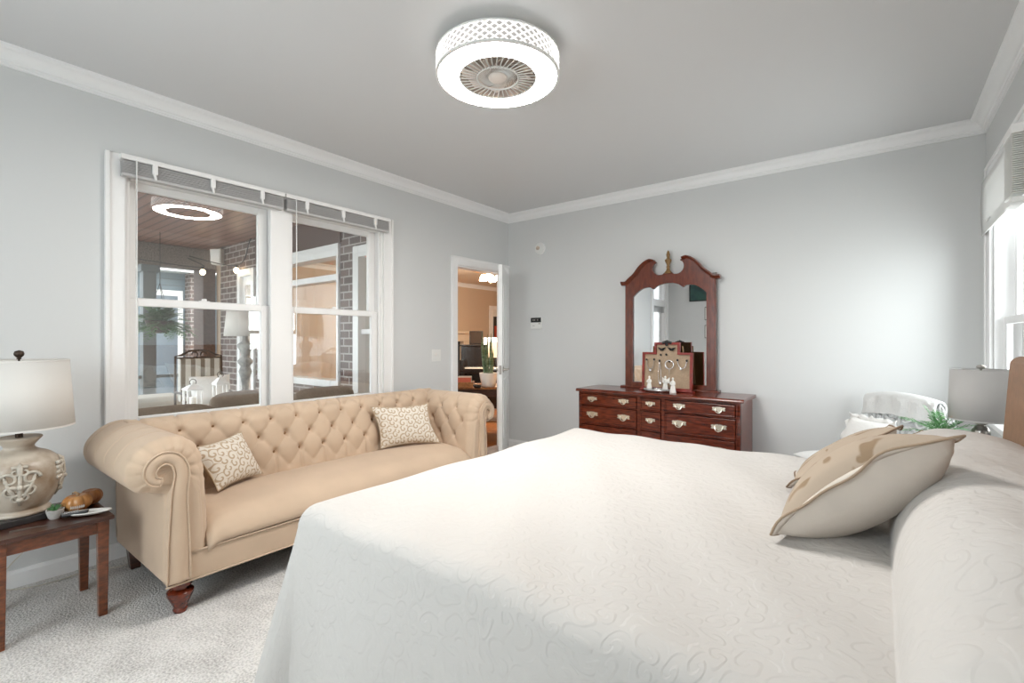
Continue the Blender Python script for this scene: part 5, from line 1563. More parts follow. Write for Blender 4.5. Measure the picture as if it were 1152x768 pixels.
th_ = thing('knitted_throw', (3.43, -0.47, 0), 'white knitted throw with fringe folded over the corner chair back', 'throw', rot=R(-45))
def fn(u, v):
    x = -0.255 + 0.51 * u
    rail = 0.868 - 0.028 * (2 * u - 1) ** 2
    s = (v - 0.5) * 0.33
    wv = 0.005 * sin(u * 26) + 0.004 * sin(u * 11 + v * 5)
    if abs(s) < 0.055: a = s / 0.055 * pi / 2; return (x, 0.25 + 0.036 * sin(a), rail + 0.004 + 0.036 * cos(a) - 0.010)
    sg = 1 if s > 0 else -1; d = abs(s) - 0.055
    return (x + 0.01 * sin(v * 9), 0.25 + sg * (0.036 + 0.004 + wv) - 0.13 * d, rail - 0.006 - d)
g = MB().grid(fn, 48, 40)
lb(g, 'knit_panel', M['knit'], th_, smooth=True, solid=0.014)
g = MB(); rnd = random.Random(5)
for i in range(34):
    x = 0.235 + rnd.uniform(-0.03, 0.035); y = 0.20 + 0.10 * rnd.random(); z = 0.85 + rnd.uniform(-.03, .02)
    p = [(x, y, z)]
    for k in range(1, 6): p.append((x + 0.012 * k + rnd.uniform(-.008, .008), y + rnd.uniform(-.01, .01), z - 0.032 * k + rnd.uniform(-.005, .005)))
    g.tube(catmull(p, 3), 0.004, 5)
for i in range(22):
    x = -0.25 + 0.49 * i / 21
    g.tube([fn((x + 0.255) / 0.51, 1.0), tuple(Vector(fn((x + 0.255) / 0.51, 1.0)) + Vector((rnd.uniform(-.01, .01), 0, -0.05)))], 0.004, 5)
lb(g, 'fringe', M['knit'], th_, smooth=True)
t = thing('lace_cushion', (0, 0, 0), 'fluffy white lace cushion propped on the corner chair seat', 'cushion')
mtx = basis((3.40, -0.56, 0.585), (0.7, -0.72, 0.0), (0.3, 0.25, 0.9)); t.location = mtx.to_translation(); t.rotation_euler = mtx.to_euler()
f, k, e = cushion_mesh(0.32, 0.32, 0.14, 20)
f.build('cushion_front', M['fuzzy'], t, smooth=True, local=True); k.build('cushion_back', M['fuzzy'], t, smooth=True, local=True)
ev = [Vector(p) for p in e]; n = len(ev)
fl = [p + Vector((p.x, p.y, 0)).normalized() * (0.03 + 0.008 * sin(i * 1.9)) + Vector((0, 0, 0.014 * sin(i * 1.3))) for i, p in enumerate(ev)]
MB().add(ev + fl, [(i, (i + 1) % n, n + (i + 1) % n, n + i) for i in range(n)]).build('ruffle', M['fuzzy'], t, smooth=True, local=True, solid=0.004)

# pictures behind the camera, seen in the dresser mirror
t = thing('framed_picture', (0.70, YREAR, 2.2), 'dark green framed picture reflected in the top of the dresser mirror', 'picture')
MB().box(0.42, 1.0, YREAR, YREAR + 0.025, 2.03, 2.38).build('frame', M['black'], t, bevel=0.004)
MB().box(0.445, 0.975, YREAR + 0.02, YREAR + 0.028, 2.055, 2.355).build('painting', M['dark_art'], t)
for z, label in ((1.78, 'small white framed print reflected below the dark picture'), (1.42, 'lower small white frame reflected at the edge of the mirror')):
    t = thing('framed_print', (0.82, YREAR, z), label, 'picture')
    MB().box(0.72, 0.92, YREAR, YREAR + 0.02, z - 0.13, z + 0.13).build('frame', M['iron'], t, bevel=0.003)
    MB().box(0.733, 0.907, YREAR + 0.015, YREAR + 0.023, z - 0.117, z + 0.117).build('print', M['porcelain'], t)

# ================================================================ PIANO ROOM (through the door and the porch picture window)
PXW, PY0, PY1 = -4.5, -1.25, 6.2
struct(MB().box(PXW, -0.15, PY0, PY1, -0.12, -0.002).build('floor_piano_room', M['oak']))
struct(MB().box(PXW, -0.15, PY0, PY1, 2.62, 2.72).build('ceiling_piano_room', mat('cream_ceiling', (0.72, 0.62, 0.50), 0.7)))
struct(MB().box(PXW - 0.15, PXW, -1.4, PY1, 0, 2.72).build('wall_piano_room_far', M['tan_wall']))
struct(MB().box(PXW, -0.15, PY1, PY1 + 0.15, 0, 2.72).build('wall_piano_room_side', M['tan_wall']))
struct(MB().box(-0.15, 0.0, 0.15, PY1 + 0.15, 0, 2.72).build('wall_hall', M['tan_wall']))
struct(MB().extrude_profile([(PXW + d, 2.62 - h) for d, h in CR], 'y', PY0, PY1).build('trim_5', M['white'], auto=30))
t = thing('fireplace_mantel', (PXW, 3.5, 0), 'cream fireplace mantel at the left edge of the doorway view', 'fireplace')
M['cream'] = mat('cream_paint', (0.72, 0.60, 0.46), 0.5)
MB().box(PXW, PXW + 0.26, 2.6, 4.12, 1.40, 1.46).build('mantel_shelf', M['cream'], t, bevel=0.01)
MB().box(PXW, PXW + 0.2, 2.66, 4.06, 1.22, 1.40).build('frieze', M['cream'], t, bevel=0.008)
for y in (2.7, 3.8): MB().box(PXW, PXW + 0.18, y, y + 0.22, 0, 1.22).build('pilaster', M['cream'], t, bevel=0.006)
MB().box(PXW, PXW + 0.05, 2.92, 3.8, 0, 1.22).build('firebox', M['iron'], t)
d2 = thing('door_2', (PXW, 5.3, 0), None, None); struct(d2)
MB().box(PXW, PXW + 0.02, 4.93, 5.95, 0, 2.14).build('casing', M['white'], d2, bevel=0.004)
MB().box(PXW + 0.02, PXW + 0.035, 5.03, 5.85, 0, 2.04).build('leaf', M['porcelain'], d2, bevel=0.004)
t = thing('wall_art', (PXW + 0.04, 5.12, 1.6), 'narrow red and black picture on the white door seen through the doorway', 'picture')
MB().box(PXW + 0.036, PXW + 0.06, 5.06, 5.2, 1.30, 1.86).build('frame', M['piano'], t)
MB().box(PXW + 0.055, PXW + 0.063, 5.075, 5.185, 1.32, 1.62).build('print', mat('red_print', (0.45, 0.06, 0.03), 0.5), t)

# table with plant
t = thing('console_table', (-0.75, 0.25, 0), 'warm brown wooden table behind the sofa in the next room', 'table')
tm = Matrix.Translation((-0.78, 0.22, 0)) @ Matrix.Rotation(R(37), 4, 'Z')
MB().box(-0.55, 0.45, -0.24, 0.36, 0.625, 0.655).xf(tm).build('tabletop', M['warmwood'], t, bevel=0.006)
MB().box(-0.5, 0.4, -0.18, 0.30, 0.53, 0.625).xf(tm).build('apron', M['darkwood'], t)
MB().box(-0.5, 0.4, -0.2, 0.3, 0.2, 0.225).xf(tm).build('lower_shelf', M['warmwood'], t, bevel=0.004)
for x in (-0.48, 0.38):
    for y in (-0.18, 0.29):
        MB().lathe([(0.028, 0.0), (0.032, 0.05), (0.022, 0.1), (0.036, 0.16), (0.036, 0.24), (0.024, 0.3), (0.034, 0.42), (0.026, 0.5), (0.034, 0.53)], (x, y, 0), 14).xf(tm).build('leg', M['darkwood'], t, smooth=True)


def onray(u, v, depth):
    fw = Vector((-sin(YAW), cos(YAW), 0)); rt = Vector((cos(YAW), sin(YAW), 0))
    return Vector((CX, CY, CZ)) + (fw + rt * ((u - 576) / F_PX) + Vector((0, 0, (V0 - v) / F_PX))) * depth


pp = onray(549.5, 437, 6.15); ppx, ppy, ppz = pp.x, pp.y, 0.655
t = thing('snake_plant', (ppx, ppy, ppz), 'tall snake plant in a white pot on the brown table beyond the door', 'plant')
MB().lathe([(0.078, ppz), (0.090, ppz + 0.01), (0.118, ppz + 0.165), (0.118, ppz + 0.18), (0.108, ppz + 0.18), (0.102, ppz + 0.15), (0, ppz + 0.148)], (ppx, ppy, 0), 28).build('pot', M['porcelain'], t, auto=40)
M['snake'] = mat('snake_leaf', (0.06, 0.12, 0.06), 0.5, col2=(0.22, 0.30, 0.20), vscale=9, stretch=(1, 1, 5))
rnd = random.Random(2)
for k in range(9):
    a = rnd.uniform(0, 2 * pi); L = rnd.uniform(0.34, 0.56); le = rnd.uniform(0.02, 0.16); tw = rnd.uniform(0, pi)
    vs = []
    for i in range(9):
        s = i / 8; w_ = 0.020 * (1 - s ** 3) * (0.7 + 0.6 * s) + 0.001
        c = Vector((ppx + 0.045 * cos(a) + sin(le) * L * s * cos(a), ppy + 0.045 * sin(a) + sin(le) * L * s * sin(a), ppz + 0.14 + L * s))
        o = Vector((cos(tw + s), sin(tw + s), 0)) * w_
        n_ = Vector((-sin(tw + s), cos(tw + s), 0)) * 0.003
        vs += [c - o, c + n_, c + o]
    fs = [(3 * i + j, 3 * i + j + 1, 3 * i + j + 4, 3 * i + j + 3) for i in range(8) for j in range(2)]
    MB().add(vs, fs).build('leaf', M['snake'], t, smooth=True, solid=0.003)
# crate of cards on the table
pc = onray(523, 431, 6.1)
t = thing('wooden_crate', (pc.x, pc.y, 0.655), 'small wooden tray of cards and papers on the brown table', 'tray')
cm = Matrix.Translation((pc.x, pc.y, 0.655)) @ Matrix.Rotation(R(37), 4, 'Z')
MB().box(-0.115, 0.115, -0.12, 0.12, 0, 0.015).xf(cm).build('bottom', M['warmwood'], t)
g = MB(); g.box(-0.115, 0.115, -0.12, -0.105, 0.015, 0.07); g.box(-0.115, 0.115, 0.105, 0.12, 0.015, 0.07); g.box(-0.115, -0.10, -0.105, 0.105, 0.015, 0.07); g.box(0.10, 0.115, -0.105, 0.105, 0.015, 0.07)
g.xf(cm).build('side', M['warmwood'], t, bevel=0.003)
for k, (c_, nm) in enumerate((((0.55, 0.12, 0.06), 'red'), ((0.62, 0.56, 0.45), 'cream'), ((0.12, 0.22, 0.20), 'green'), ((0.66, 0.60, 0.5), 'ivory'))):
    tag(MB().box(-0.085, 0.085, -0.07 + 0.04 * k, -0.062 + 0.04 * k, 0.016, 0.125 + 0.012 * (k % 2)).xf(cm).build('card', mat(nm + '_card', c_, 0.6)), nm + ' card standing upright in the small wooden tray', 'card', 'cards in the wooden tray')
pb_ = onray(537, 432, 5.93)
t = thing('dark_bowl', (pb_.x, pb_.y, 0.655), 'small dark bowl beside the white plant pot on the brown table', 'bowl')
MB().lathe([(0.0, 0.655), (0.035, 0.655), (0.05, 0.68), (0.055, 0.70), (0.05, 0.70), (0.04, 0.675), (0, 0.672)], (pb_.x, pb_.y, 0), 20).build('bowl', M['piano'], t, smooth=True)

# piano
pq = onray(517, 400, 8.5)
pm = Matrix.Translation((pq.x, pq.y, 0)) @ Matrix.Rotation(R(38), 4, 'Z')
t = thing('upright_piano', (pq.x, pq.y, 0), 'black piano with its keys facing the doorway', 'piano')
def pbld(mb, name, m_, par=t, **k): return mb.xf(pm).build(name, m_, par, **k)
pbld(MB().box(0.0, 1.45, 0.22, 0.58, 0.0, 1.14), 'case', M['piano'], bevel=0.01)
pbld(MB().box(-0.02, 1.47, 0.20, 0.60, 1.14, 1.17), 'lid', M['piano'], bevel=0.006)
pbld(MB().box(0.0, 1.45, -0.06, 0.22, 0.66, 0.745), 'keybed', M['piano'], bevel=0.006)
for x in (0.0, 1.36): pbld(MB().box(x, x + 0.09, -0.07, 0.22, 0.70, 0.90), 'arm_block', M['piano'], bevel=0.01)
for x in (0.01, 1.37): pbld(MB().taper((x + 0.035, -0.02, 0.0), 0.028, (x + 0.035, -0.02, 0.66), 0.042), 'leg', M['piano'])
g = MB()
for i in range(36): g.box(0.10 + 0.0347 * i, 0.10 + 0.0347 * i + 0.033, -0.045, 0.115, 0.745, 0.765)
pbld(g, 'white_keys', M['ivory'])
g = MB()
for i in range(35):
    if i % 7 not in (2, 6): g.box(0.124 + 0.0347 * i, 0.124 + 0.0347 * i + 0.017, 0.02, 0.115, 0.765, 0.778)
pbld(g, 'black_keys', M['black'])
pbld(MB().box(0.45, 1.0, 0.17, 0.19, 0.92, 1.16), 'music_desk', M['piano'], bevel=0.004)
for k, (x, c_) in enumerate(((0.50, 'cream_paint'), (0.76, 'ivory'))):
    g = MB().box(x, x + 0.22, 0.155, 0.165, 0.935, 1.22).xf(pm)
    tag(g.build('sheet_music', MATS[c_]), ['left sheet of music standing open on the black piano', 'right sheet of music standing open on the black piano'][k], 'sheet music', 'sheet music on the piano')
g = MB().box(0.15, 0.40, 0.3, 0.33, 1.172, 1.42).xf(pm)
t2 = thing('picture_frame', tuple((pm @ Vector((0.27, 0.32, 1.17)))), 'dark picture frame standing on the left end of the black piano', 'picture frame')
g.build('frame', M['piano'], t2, bevel=0.004); MB().box(0.17, 0.38, 0.296, 0.302, 1.19, 1.40).xf(pm).build('photo', M['bronze'], t2)
# lit table lamp beyond the plant
pl_ = pm @ Vector((0.66, 0.40, 1.17))
pl_ = onray(552.5, 398, 9.9)
t = thing('white_lamp', (pl_.x, pl_.y, 0.0), 'glowing white drum lamp behind the snake plant', 'lamp')
MB().lathe([(0.15, 0.0), (0.15, 0.02), (0.02, 0.04), (0.014, 0.9), (0.012, 1.0)], (pl_.x, pl_.y, 0), 18).build('stand', M['bronze'], t, auto=40)
MB().lathe([(0.165, 0.985), (0.15, 1.30)], (pl_.x, pl_.y, 0), 32, cap=False).build('lamp_shade', M['glow_shade'], t, smooth=True, solid=0.003)

# ceiling fan with lit globes
fc = onray(552, 312, 8.0)
fz = 2.62
t = thing('ceiling_fan', (fc.x, fc.y, fz), 'ceiling fan with lit glass shades in the next room', 'ceiling fan')
MB().lathe([(0.0, fz), (0.075, fz), (0.075, fz - 0.03), (0.03, fz - 0.05), (0.03, fz - 0.10), (0.11, fz - 0.12), (0.125, fz - 0.17), (0.09, fz - 0.22), (0.05, fz - 0.25), (0.0, fz - 0.255)], (fc.x, fc.y, 0), 28).build('motor', M['brass'], t, auto=45)
for k in range(5):
    a = 2 * pi * k / 5 + 0.25
    bm_ = Matrix.Translation((fc.x, fc.y, fz - 0.15)) @ Matrix.Rotation(a, 4, 'Z') @ Matrix.Rotation(R(10), 4, 'X')
    g = MB(); g.taper((0.12, 0, -0.004), (0.01, 0.02), (0.12, 0, 0.004), (0.01, 0.02)); g.box(0.12, 0.2, -0.02, 0.02, -0.004, 0.004); g.box(0.19, 0.60, -0.065, 0.065, -0.004, 0.004)
    g.xf(bm_).build('blade', M['warmwood'], t, bevel=0.003)
for k in range(4):
    a = 2 * pi * k / 4 + 0.5; c = Vector((fc.x + 0.13 * cos(a), fc.y + 0.13 * sin(a), fz - 0.32))
    g = MB(); g.tube([(fc.x, fc.y, fz - 0.23), tuple((c + Vector((fc.x, fc.y, fz - 0.2))) / 2), tuple(c + Vector((0, 0, 0.05)))], 0.008, 8); g.build('lamp_arm', M['brass'], t, smooth=True)
    MB().lathe([(0.022, c.z + 0.05), (0.045, c.z + 0.02), (0.06, c.z - 0.03), (0.058, c.z - 0.05)], (c.x, c.y, 0), 20, cap=False).build('glass_shade', M['glow_warm'], t, smooth=True, solid=0.003)
MB().tube([(fc.x, fc.y, fz - 0.25), (fc.x, fc.y, fz - 0.42)], 0.003, 5).build('pull_chain', M['brass'], t)
lamp_light('fan_lamp', (fc.x, fc.y, fz - 0.45), 'POINT', 95, (1.0, 0.86, 0.70), 0.12)

# ================================================================ PORCH
PCE = 2.66
struct(MB().box(-5.05, -0.15, -4.5, -1.4, -0.2, -0.06).build('floor_porch', M['deck']))
struct(MB().box(-5.05, -0.15, -4.5, -1.4, PCE, PCE + 0.12).build('ceiling_porch', M['beadboard']))
e_ = MB()
# end wall (y = -1.4): brick piers with picture window, door and side window openings
def pier(x0, x1, z0=-0.06, z1=PCE): e_.box(x0, x1, -1.4, -1.25, z0, z1)
pier(-4.5, -3.86); pier(-3.86, -3.34, 2.26); pier(-3.34, -3.22); pier(-3.22, -1.29, 2.34); pier(-3.22, -1.29, -0.06, 0.72); pier(-1.29, -1.0); pier(-1.0, -0.22, 2.26); pier(-1.0, -0.22, -0.06, 0.4); pier(-0.22, -0.15)
struct(e_.build('wall_porch_end', M['brick']))
struct(MB().box(-3.3, -1.26, -1.425, -1.401, 2.345, PCE).build('trim_6', M['beadboard']))
w5 = thing('window_5', (-2.25, -1.4, 0.72), None, None); struct(w5)
c_ = MB()
c_.box(-3.22, -1.29, -1.43, -1.26, 2.20, 2.34); c_.box(-3.22, -1.29, -1.42, -1.3, 1.93, 2.0); c_.box(-3.22, -1.29, -1.43, -1.26, 0.72, 0.80)
c_.box(-3.22, -3.14, -1.43, -1.26, 0.8, 2.2); c_.box(-1.33, -1.29, -1.43, -1.26, 0.8, 2.2)
c_.build('frame', M['white'], w5, bevel=0.004)
MB().box(-3.15, -1.32, -1.35, -1.345, 0.79, 1.94).build('pane', M['glass_far'], w5); MB().box(-3.15, -1.32, -1.35, -1.345, 1.99, 2.21).build('pane', M['glass_far'], w5)
d3 = thing('door_3', (-3.6, -1.4, 0), None, None); struct(d3)
c_ = MB(); c_.box(-3.86, -3.77, -1.43, -1.26, -0.06, 2.26); c_.box(-3.43, -3.34, -1.43, -1.26, -0.06, 2.26); c_.box(-3.77, -3.43, -1.43, -1.26, 2.16, 2.26); c_.build('frame', M['white'], d3, bevel=0.004)
c_ = MB(); c_.box(-3.77, -3.70, -1.38, -1.33, -0.04, 2.16); c_.box(-3.5, -3.43, -1.38, -1.33, -0.04, 2.16); c_.box(-3.7, -3.5, -1.38, -1.33, 2.04, 2.16); c_.box(-3.7, -3.5, -1.38, -1.33, -0.04, 0.3); c_.build('leaf', M['white'], d3)
MB().box(-3.71, -3.49, -1.358, -1.352, 0.29, 2.05).build('pane', M['glass_far'], d3)
w6 = thing('window_6', (-0.6, -1.4, 0.4), None, None); struct(w6)
c_ = MB(); c_.box(-1.0, -0.90, -1.44, -1.26, 0.4, 2.26); c_.box(-0.32, -0.22, -1.44, -1.26, 0.4, 2.26); c_.box(-0.9, -0.32, -1.44, -1.26, 2.14, 2.26); c_.box(-0.9, -0.32, -1.44, -1.26, 0.4, 0.5); c_.box(-0.9, -0.32, -1.40, -1.3, 1.32, 1.37)
c_.build('frame', M['white'], w6, bevel=0.004)
MB().box(-0.91, -0.31, -1.35, -1.345, 0.49, 2.15).build('pane', M['glass_far'], w6)
M['brickbeam'] = mat('speckled_beam', (0.12, 0.095, 0.085), 0.8, col2=(0.26, 0.22, 0.20), vscale=60)
struct(MB().box(-5.05, -4.80, -4.5, -1.25, 2.34, PCE).build('beam_porch', M['brickbeam'], None, bevel=0.01))
for k, (y, lab) in enumerate(((-2.20, 'grey square porch post below the hanging fern'), (-4.2, 'grey square porch post farther along the porch edge'))):
    t = thing('porch_post', (-4.92, y, -0.06), lab, 'post', 'square porch posts')
    MB().box(-5.0, -4.84, y - 0.08, y + 0.08, -0.06, 2.34).build('shaft', M['greypost'], t, bevel=0.006)
    g = MB(); g.box(-5.03, -4.81, y - 0.11, y + 0.11, -0.06, 0.1); g.box(-5.03, -4.81, y - 0.11, y + 0.11, 2.24, 2.34); g.build('collar', M['greypost'], t, bevel=0.006)
t = thing('corner_post', (-4.75, -1.5, -0.06), 'dark brown post beside the brick pier at the porch corner', 'post')
MB().box(-4.98, -4.6, -1.60, -1.43, -0.06, 2.34).build('shaft', mat('dark_brown_post', (0.10, 0.065, 0.055), 0.7, var=0.3, vscale=30), t, bevel=0.008)
MB().box(-5.0, -4.58, -1.62, -1.42, -0.06, 0.08).build('plinth', M['greypost'], t, bevel=0.006)
t = thing('porch_railing', (-4.92, -2.9, -0.06), 'dark porch railing running between the posts', 'railing')
MB().box(-4.95, -4.89, -4.115, -2.285, 0.70, 0.745).build('top_rail', M['greypost'], t, bevel=0.004); MB().box(-4.95, -4.89, -2.115, -1.605, 0.70, 0.745).build('top_rail', M['greypost'], t, bevel=0.004)
MB().box(-4.94, -4.90, -4.085, -2.315, 0.03, 0.07).build('bottom_rail', M['greypost'], t)
for k in range(14):
    y = -4.05 + 0.13 * k
    MB().box(-4.93, -4.91, y - 0.01, y + 0.01, 0.07, 0.70).build('baluster', M['greypost'], t)

# speaker
sp_ = onray(246, 289, 7.2)
t = thing('porch_speaker', (sp_.x, sp_.y, sp_.z), 'white outdoor speaker under the porch beam', 'speaker')
sm = Matrix.Translation((sp_.x, sp_.y, sp_.z)) @ Matrix.Rotation(R(35), 4, 'Z')
MB().taper((0, 0, -0.12), (0.075, 0.07), (0, 0, 0.11), (0.085, 0.085)).xf(sm).build('cabinet', M['plastic'], t, bevel=0.012)
MB().box(-0.07, 0.07, -0.088, -0.072, -0.095, 0.095).xf(sm).build('grille', M['white'], t, bevel=0.006)
MB().tube([(0, 0.07, 0), (0, 0.14, 0.02), (0.0, 0.16, 0.1), (0, 0.1, PCE - sp_.z)], 0.012, 8).xf(sm).build('bracket', M['iron'], t)

# string lights
b1, b2 = onray(228, 306, 6.9), onray(266, 304, 6.75)
pts = [(-4.85, -3.2, 2.60), (-4.82, -2.5, 2.42), tuple(b1 + Vector((0, 0, 0.07))), (-4.92, -1.75, 2.55), tuple(b2 + Vector((0, 0, 0.07))), (-3.3, -1.48, 2.64)]
t = thing('string_lights', pts[0], 'dark string light cable with two glowing bulbs at the porch corner', 'string lights')
MB().tube(catmull(pts, 10), 0.007, 6).build('cable', M['iron'], t, smooth=True)
M['glow_bulb'] = emat('glowing_bulb', (1.0, 0.72, 0.42), 9.0)
for b_ in (b1, b2):
    s_ = MB().lathe([(0.016, b_.z + 0.075), (0.018, b_.z + 0.035)], (b_.x, b_.y, 0), 12).build('socket', M['iron'], t)
    MB().ball(b_, 0.036, 14, 10, (1, 1, 1.15)).build('bulb', M['glow_bulb'], s_, smooth=True)

# hanging fern
ff = onray(180, 366, 6.2)
t = thing('hanging_fern', (ff.x, ff.y, ff.z), 'dark green fern in a hanging basket on the porch', 'plant')
MB().lathe([(0.0, ff.z - 0.10), (0.08, ff.z - 0.10), (0.14, ff.z - 0.02), (0.16, ff.z + 0.06), (0.145, ff.z + 0.06), (0, ff.z + 0.04)], (ff.x, ff.y, 0), 24).build('basket', M['bronze'], t, smooth=True)
g = fern(MB(), (ff.x, ff.y, ff.z + 0.03), 90, (0.30, 0.48), (0.4, 1.75), 0.085, 11, 0.95, 13)
g.build('fronds', M['leaf_dark'], t)
g = MB()
for k in range(3): g.tube([(ff.x + 0.15 * cos(2.1 * k), ff.y + 0.15 * sin(2.1 * k), ff.z + 0.06), (ff.x, ff.y, ff.z + 0.55)], 0.004, 5)
g.tube([(ff.x, ff.y, ff.z + 0.55), (ff.x, ff.y, PCE)], 0.004, 5); g.build('chain', M['iron'], t)

# floor lamp on the porch
fl_ = onray(276, 378, 6.0)
t = thing('porch_lamp', (fl_.x, fl_.y, -0.06), 'tall turned lamp with a cream shade on the porch', 'lamp')
zz = fl_.z
MB().lathe([(0.16, -0.06), (0.16, -0.03), (0.05, 0.0), (0.035, 0.10), (0.055, 0.18), (0.035, 0.25), (0.035, 0.5), (0.06, 0.56), (0.06, 0.60), (0.035, 0.64), (0.05, 0.78), (0.075, 0.86), (0.05, 0.93), (0.085, 0.97), (0.085, 1.0), (0.045, 1.04), (0.06, 1.12), (0.09, 1.17), (0.09, 1.20), (0.04, 1.24), (0.03, zz + 0.02)], (fl_.x, fl_.y, 0), 24).build('column', mat('aged_grey_wood', (0.30, 0.30, 0.29), 0.6, var=0.4, vscale=14), t, auto=50)
MB().lathe([(0.235, zz), (0.20, zz + 0.36)], (fl_.x, fl_.y, 0), 36, cap=False).build('lamp_shade', M['shade'], t, smooth=True, solid=0.003)


# brown cushioned porch chairs with their backs to the window
def porch_chair(x, y, w, rot, ztop, label):
    t = thing('porch_chair', (x, y, -0.06), label, 'chair', 'brown cushioned porch chairs behind the sofa', rot=rot)
    def B(mb, n, m_, **k): return mb.build(n, m_, t, local=True, **k)
    h = ztop + 0.06
    def fn(u, v):
        a = 2 * u - 1; ang = 2 * pi * v
        e = (1 - abs(a) ** 4) ** 0.5 if abs(a) < 1 else 0
        hz = (h - 0.40) / 2 * (0.80 + 0.20 * e) * (0.35 + 0.65 * min(1, e * 2.0))
        return (0.02 + 0.085 * e * cos(ang), a * w / 2, 0.40 + (h - 0.40) / 2 * (0.9 + 0.1 * e) - (h - 0.40) / 2 * 0.0 + hz * sin(ang) - 0.04 * (1 - e))
    B(MB().grid(fn, 28, 24), 'back_cushion', M['brown_cush'], smooth=True)
    B(MB().box(-0.62, -0.05, -w / 2 + 0.03, w / 2 - 0.03, 0.30, 0.46), 'seat_cushion', M['brown_cush'], bevel=0.04, bseg=4)
    B(MB().box(-0.64, 0.04, -w / 2 + 0.02, w / 2 - 0.02, 0.22, 0.30), 'frame', M['iron'], bevel=0.01)
    for sx in (-0.60, 0.0):
        for sy in (-w / 2 + 0.05, w / 2 - 0.05): B(MB().tube([(sx, sy, 0.22), (sx, sy, 0.0)], 0.018, 8), 'leg', M['iron'])
    for sy in (-w / 2 + 0.03, w / 2 - 0.03): B(MB().tube([(0.02, sy, 0.30), (0.02, sy, h - 0.3), (-0.06, sy, 0.58), (-0.56, sy, 0.58), (-0.6, sy, 0.25)], 0.016, 8), 'armrest', M['iron'], smooth=True)


porch_chair(-0.85, -3.19, 0.72, 0, 0.755, 'brown cushioned porch chair behind the left end of the window')
porch_chair(-1.10, -2.55, 0.52, R(5), 0.80, 'brown cushioned porch chair behind the middle of the window')
porch_chair(-0.85, -1.86, 0.64, R(-4), 0.80, 'brown cushioned porch chair behind the right half of the window')
# low table with lanterns
lc = onray(232, 455, 5.0)
t = thing('porch_table', (lc.x, lc.y, -0.06), 'low pale table holding the lanterns on the porch', 'table')
MB().box(lc.x - 0.12, lc.x + 0.25, lc.y - 0.38, lc.y + 0.28, lc.z - 0.05, lc.z - 0.01).build('tabletop', M['porcelain'], t, bevel=0.006)
for sx in (-0.09, 0.22):
    for sy in (-0.34, 0.24): MB().taper((lc.x + sx, lc.y + sy, -0.06), 0.02, (lc.x + sx, lc.y + sy, lc.z - 0.05), 0.025).build('leg', M['porcelain'], t)


def lantern(x, y, z, h, w, label):
    t = thing('lantern', (x, y, z), label, 'lantern', 'white lanterns on the porch table')
    g = MB(); g.box(x - w / 2, x + w / 2, y - w / 2, y + w / 2, z, z + 0.02); g.box(x - w / 2, x + w / 2, y - w / 2, y + w / 2, z + h * 0.62, z + h * 0.66)
    g.build('base_plate', M['white'], t, bevel=0.003)
    for sx in (-1, 1):
        for sy in (-1, 1): MB().box(x + sx * (w / 2 - 0.012) - 0.008, x + sx * (w / 2 - 0.012) + 0.008, y + sy * (w / 2 - 0.012) - 0.008, y + sy * (w / 2 - 0.012) + 0.008, z + 0.02, z + h * 0.62).build('post', M['white'], t)
    g = MB(); g.taper((x, y, z + h * 0.66), w * 0.56, (x, y, z + h * 0.82), w * 0.2); g.box(x - w * .12, x + w * .12, y - w * .12, y + w * .12, z + h * 0.82, z + h * 0.88); g.ball((x, y, z + h * 0.9), w * 0.1, 10, 8)
    g.build('roof', M['white'], t, bevel=0.003)
    MB().tube([(x, y + 0.03 * cos(a), z + h * 0.93 + 0.03 * sin(a)) for a in [2 * pi * i / 16 for i in range(16)]], 0.004, 6, closed=True).build('ring_handle', M['iron'], t, smooth=True)
    MB().lathe([(0.03, z + 0.02), (0.03, z + 0.02 + h * 0.28), (0.0, z + 0.022 + h * 0.28)], (x, y, 0), 16).build('candle', M['porcelain'], t, auto=40)


a_ = onray(217, 456, 4.95); lantern(a_.x, a_.y, lc.z - 0.01, 0.27, 0.15, 'shorter white lantern at the left on the porch table')
a_ = onray(248, 453, 5.0); lantern(a_.x, a_.y, lc.z - 0.01, 0.35, 0.12, 'taller white lantern at the right on the porch table')
# striped iron chair
sc_ = onray(225, 440, 5.6)
t = thing('striped_chair', (sc_.x, sc_.y, -0.06), 'iron chair with a grey and white striped back on the porch', 'chair')
sx, sy = sc_.x, sc_.y
MB().box(sx - 0.05, sx + 0.02, sy - 0.21, sy + 0.22, 0.55, 1.04).build('striped_back', M['striped_canvas'], t, bevel=0.015)
MB().box(sx, sx + 0.5, sy - 0.22, sy + 0.23, 0.38, 0.48).build('seat', M['striped_canvas'], t, bevel=0.02)
g = MB()
for s in (-1, 1): g.tube([(sx - 0.03, sy + s * 0.24, 0.0), (sx - 0.03, sy + s * 0.24, 1.07), (sx - 0.03, sy + s * 0.18, 1.08), (sx - 0.03, sy + s * 0.1, 1.13), (sx - 0.03, sy, 1.135)], 0.013, 8)
for s in (-1, 1): g.tube([(sx - 0.03, sy + s * (0.045 + 0.03 * cos(a)), 1.085 + 0.03 * sin(a)) for a in [i / 14 * 5.2 for i in range(15)]], 0.009, 6)
g.tube([(sx - 0.03, sy - 0.24, 1.05), (sx - 0.03, sy + 0.24, 1.05)], 0.010, 6)
g.build('iron_back_frame', M['iron'], t, smooth=True)
for s in (-1, 1):
    MB().tube([(sx + 0.48, sy + s * 0.22, -0.06), (sx + 0.48, sy + s * 0.22, 0.62), (sx + 0.2, sy + s * 0.24, 0.66), (sx - 0.03, sy + s * 0.24, 0.66)], 0.013, 8).build('armrest', M['iron'], t, smooth=True)
    MB().tube([(sx - 0.03, sy + s * 0.24, -0.06), (sx - 0.03, sy + s * 0.24, 0.1)], 0.013, 8).build('leg', M['iron'], t)
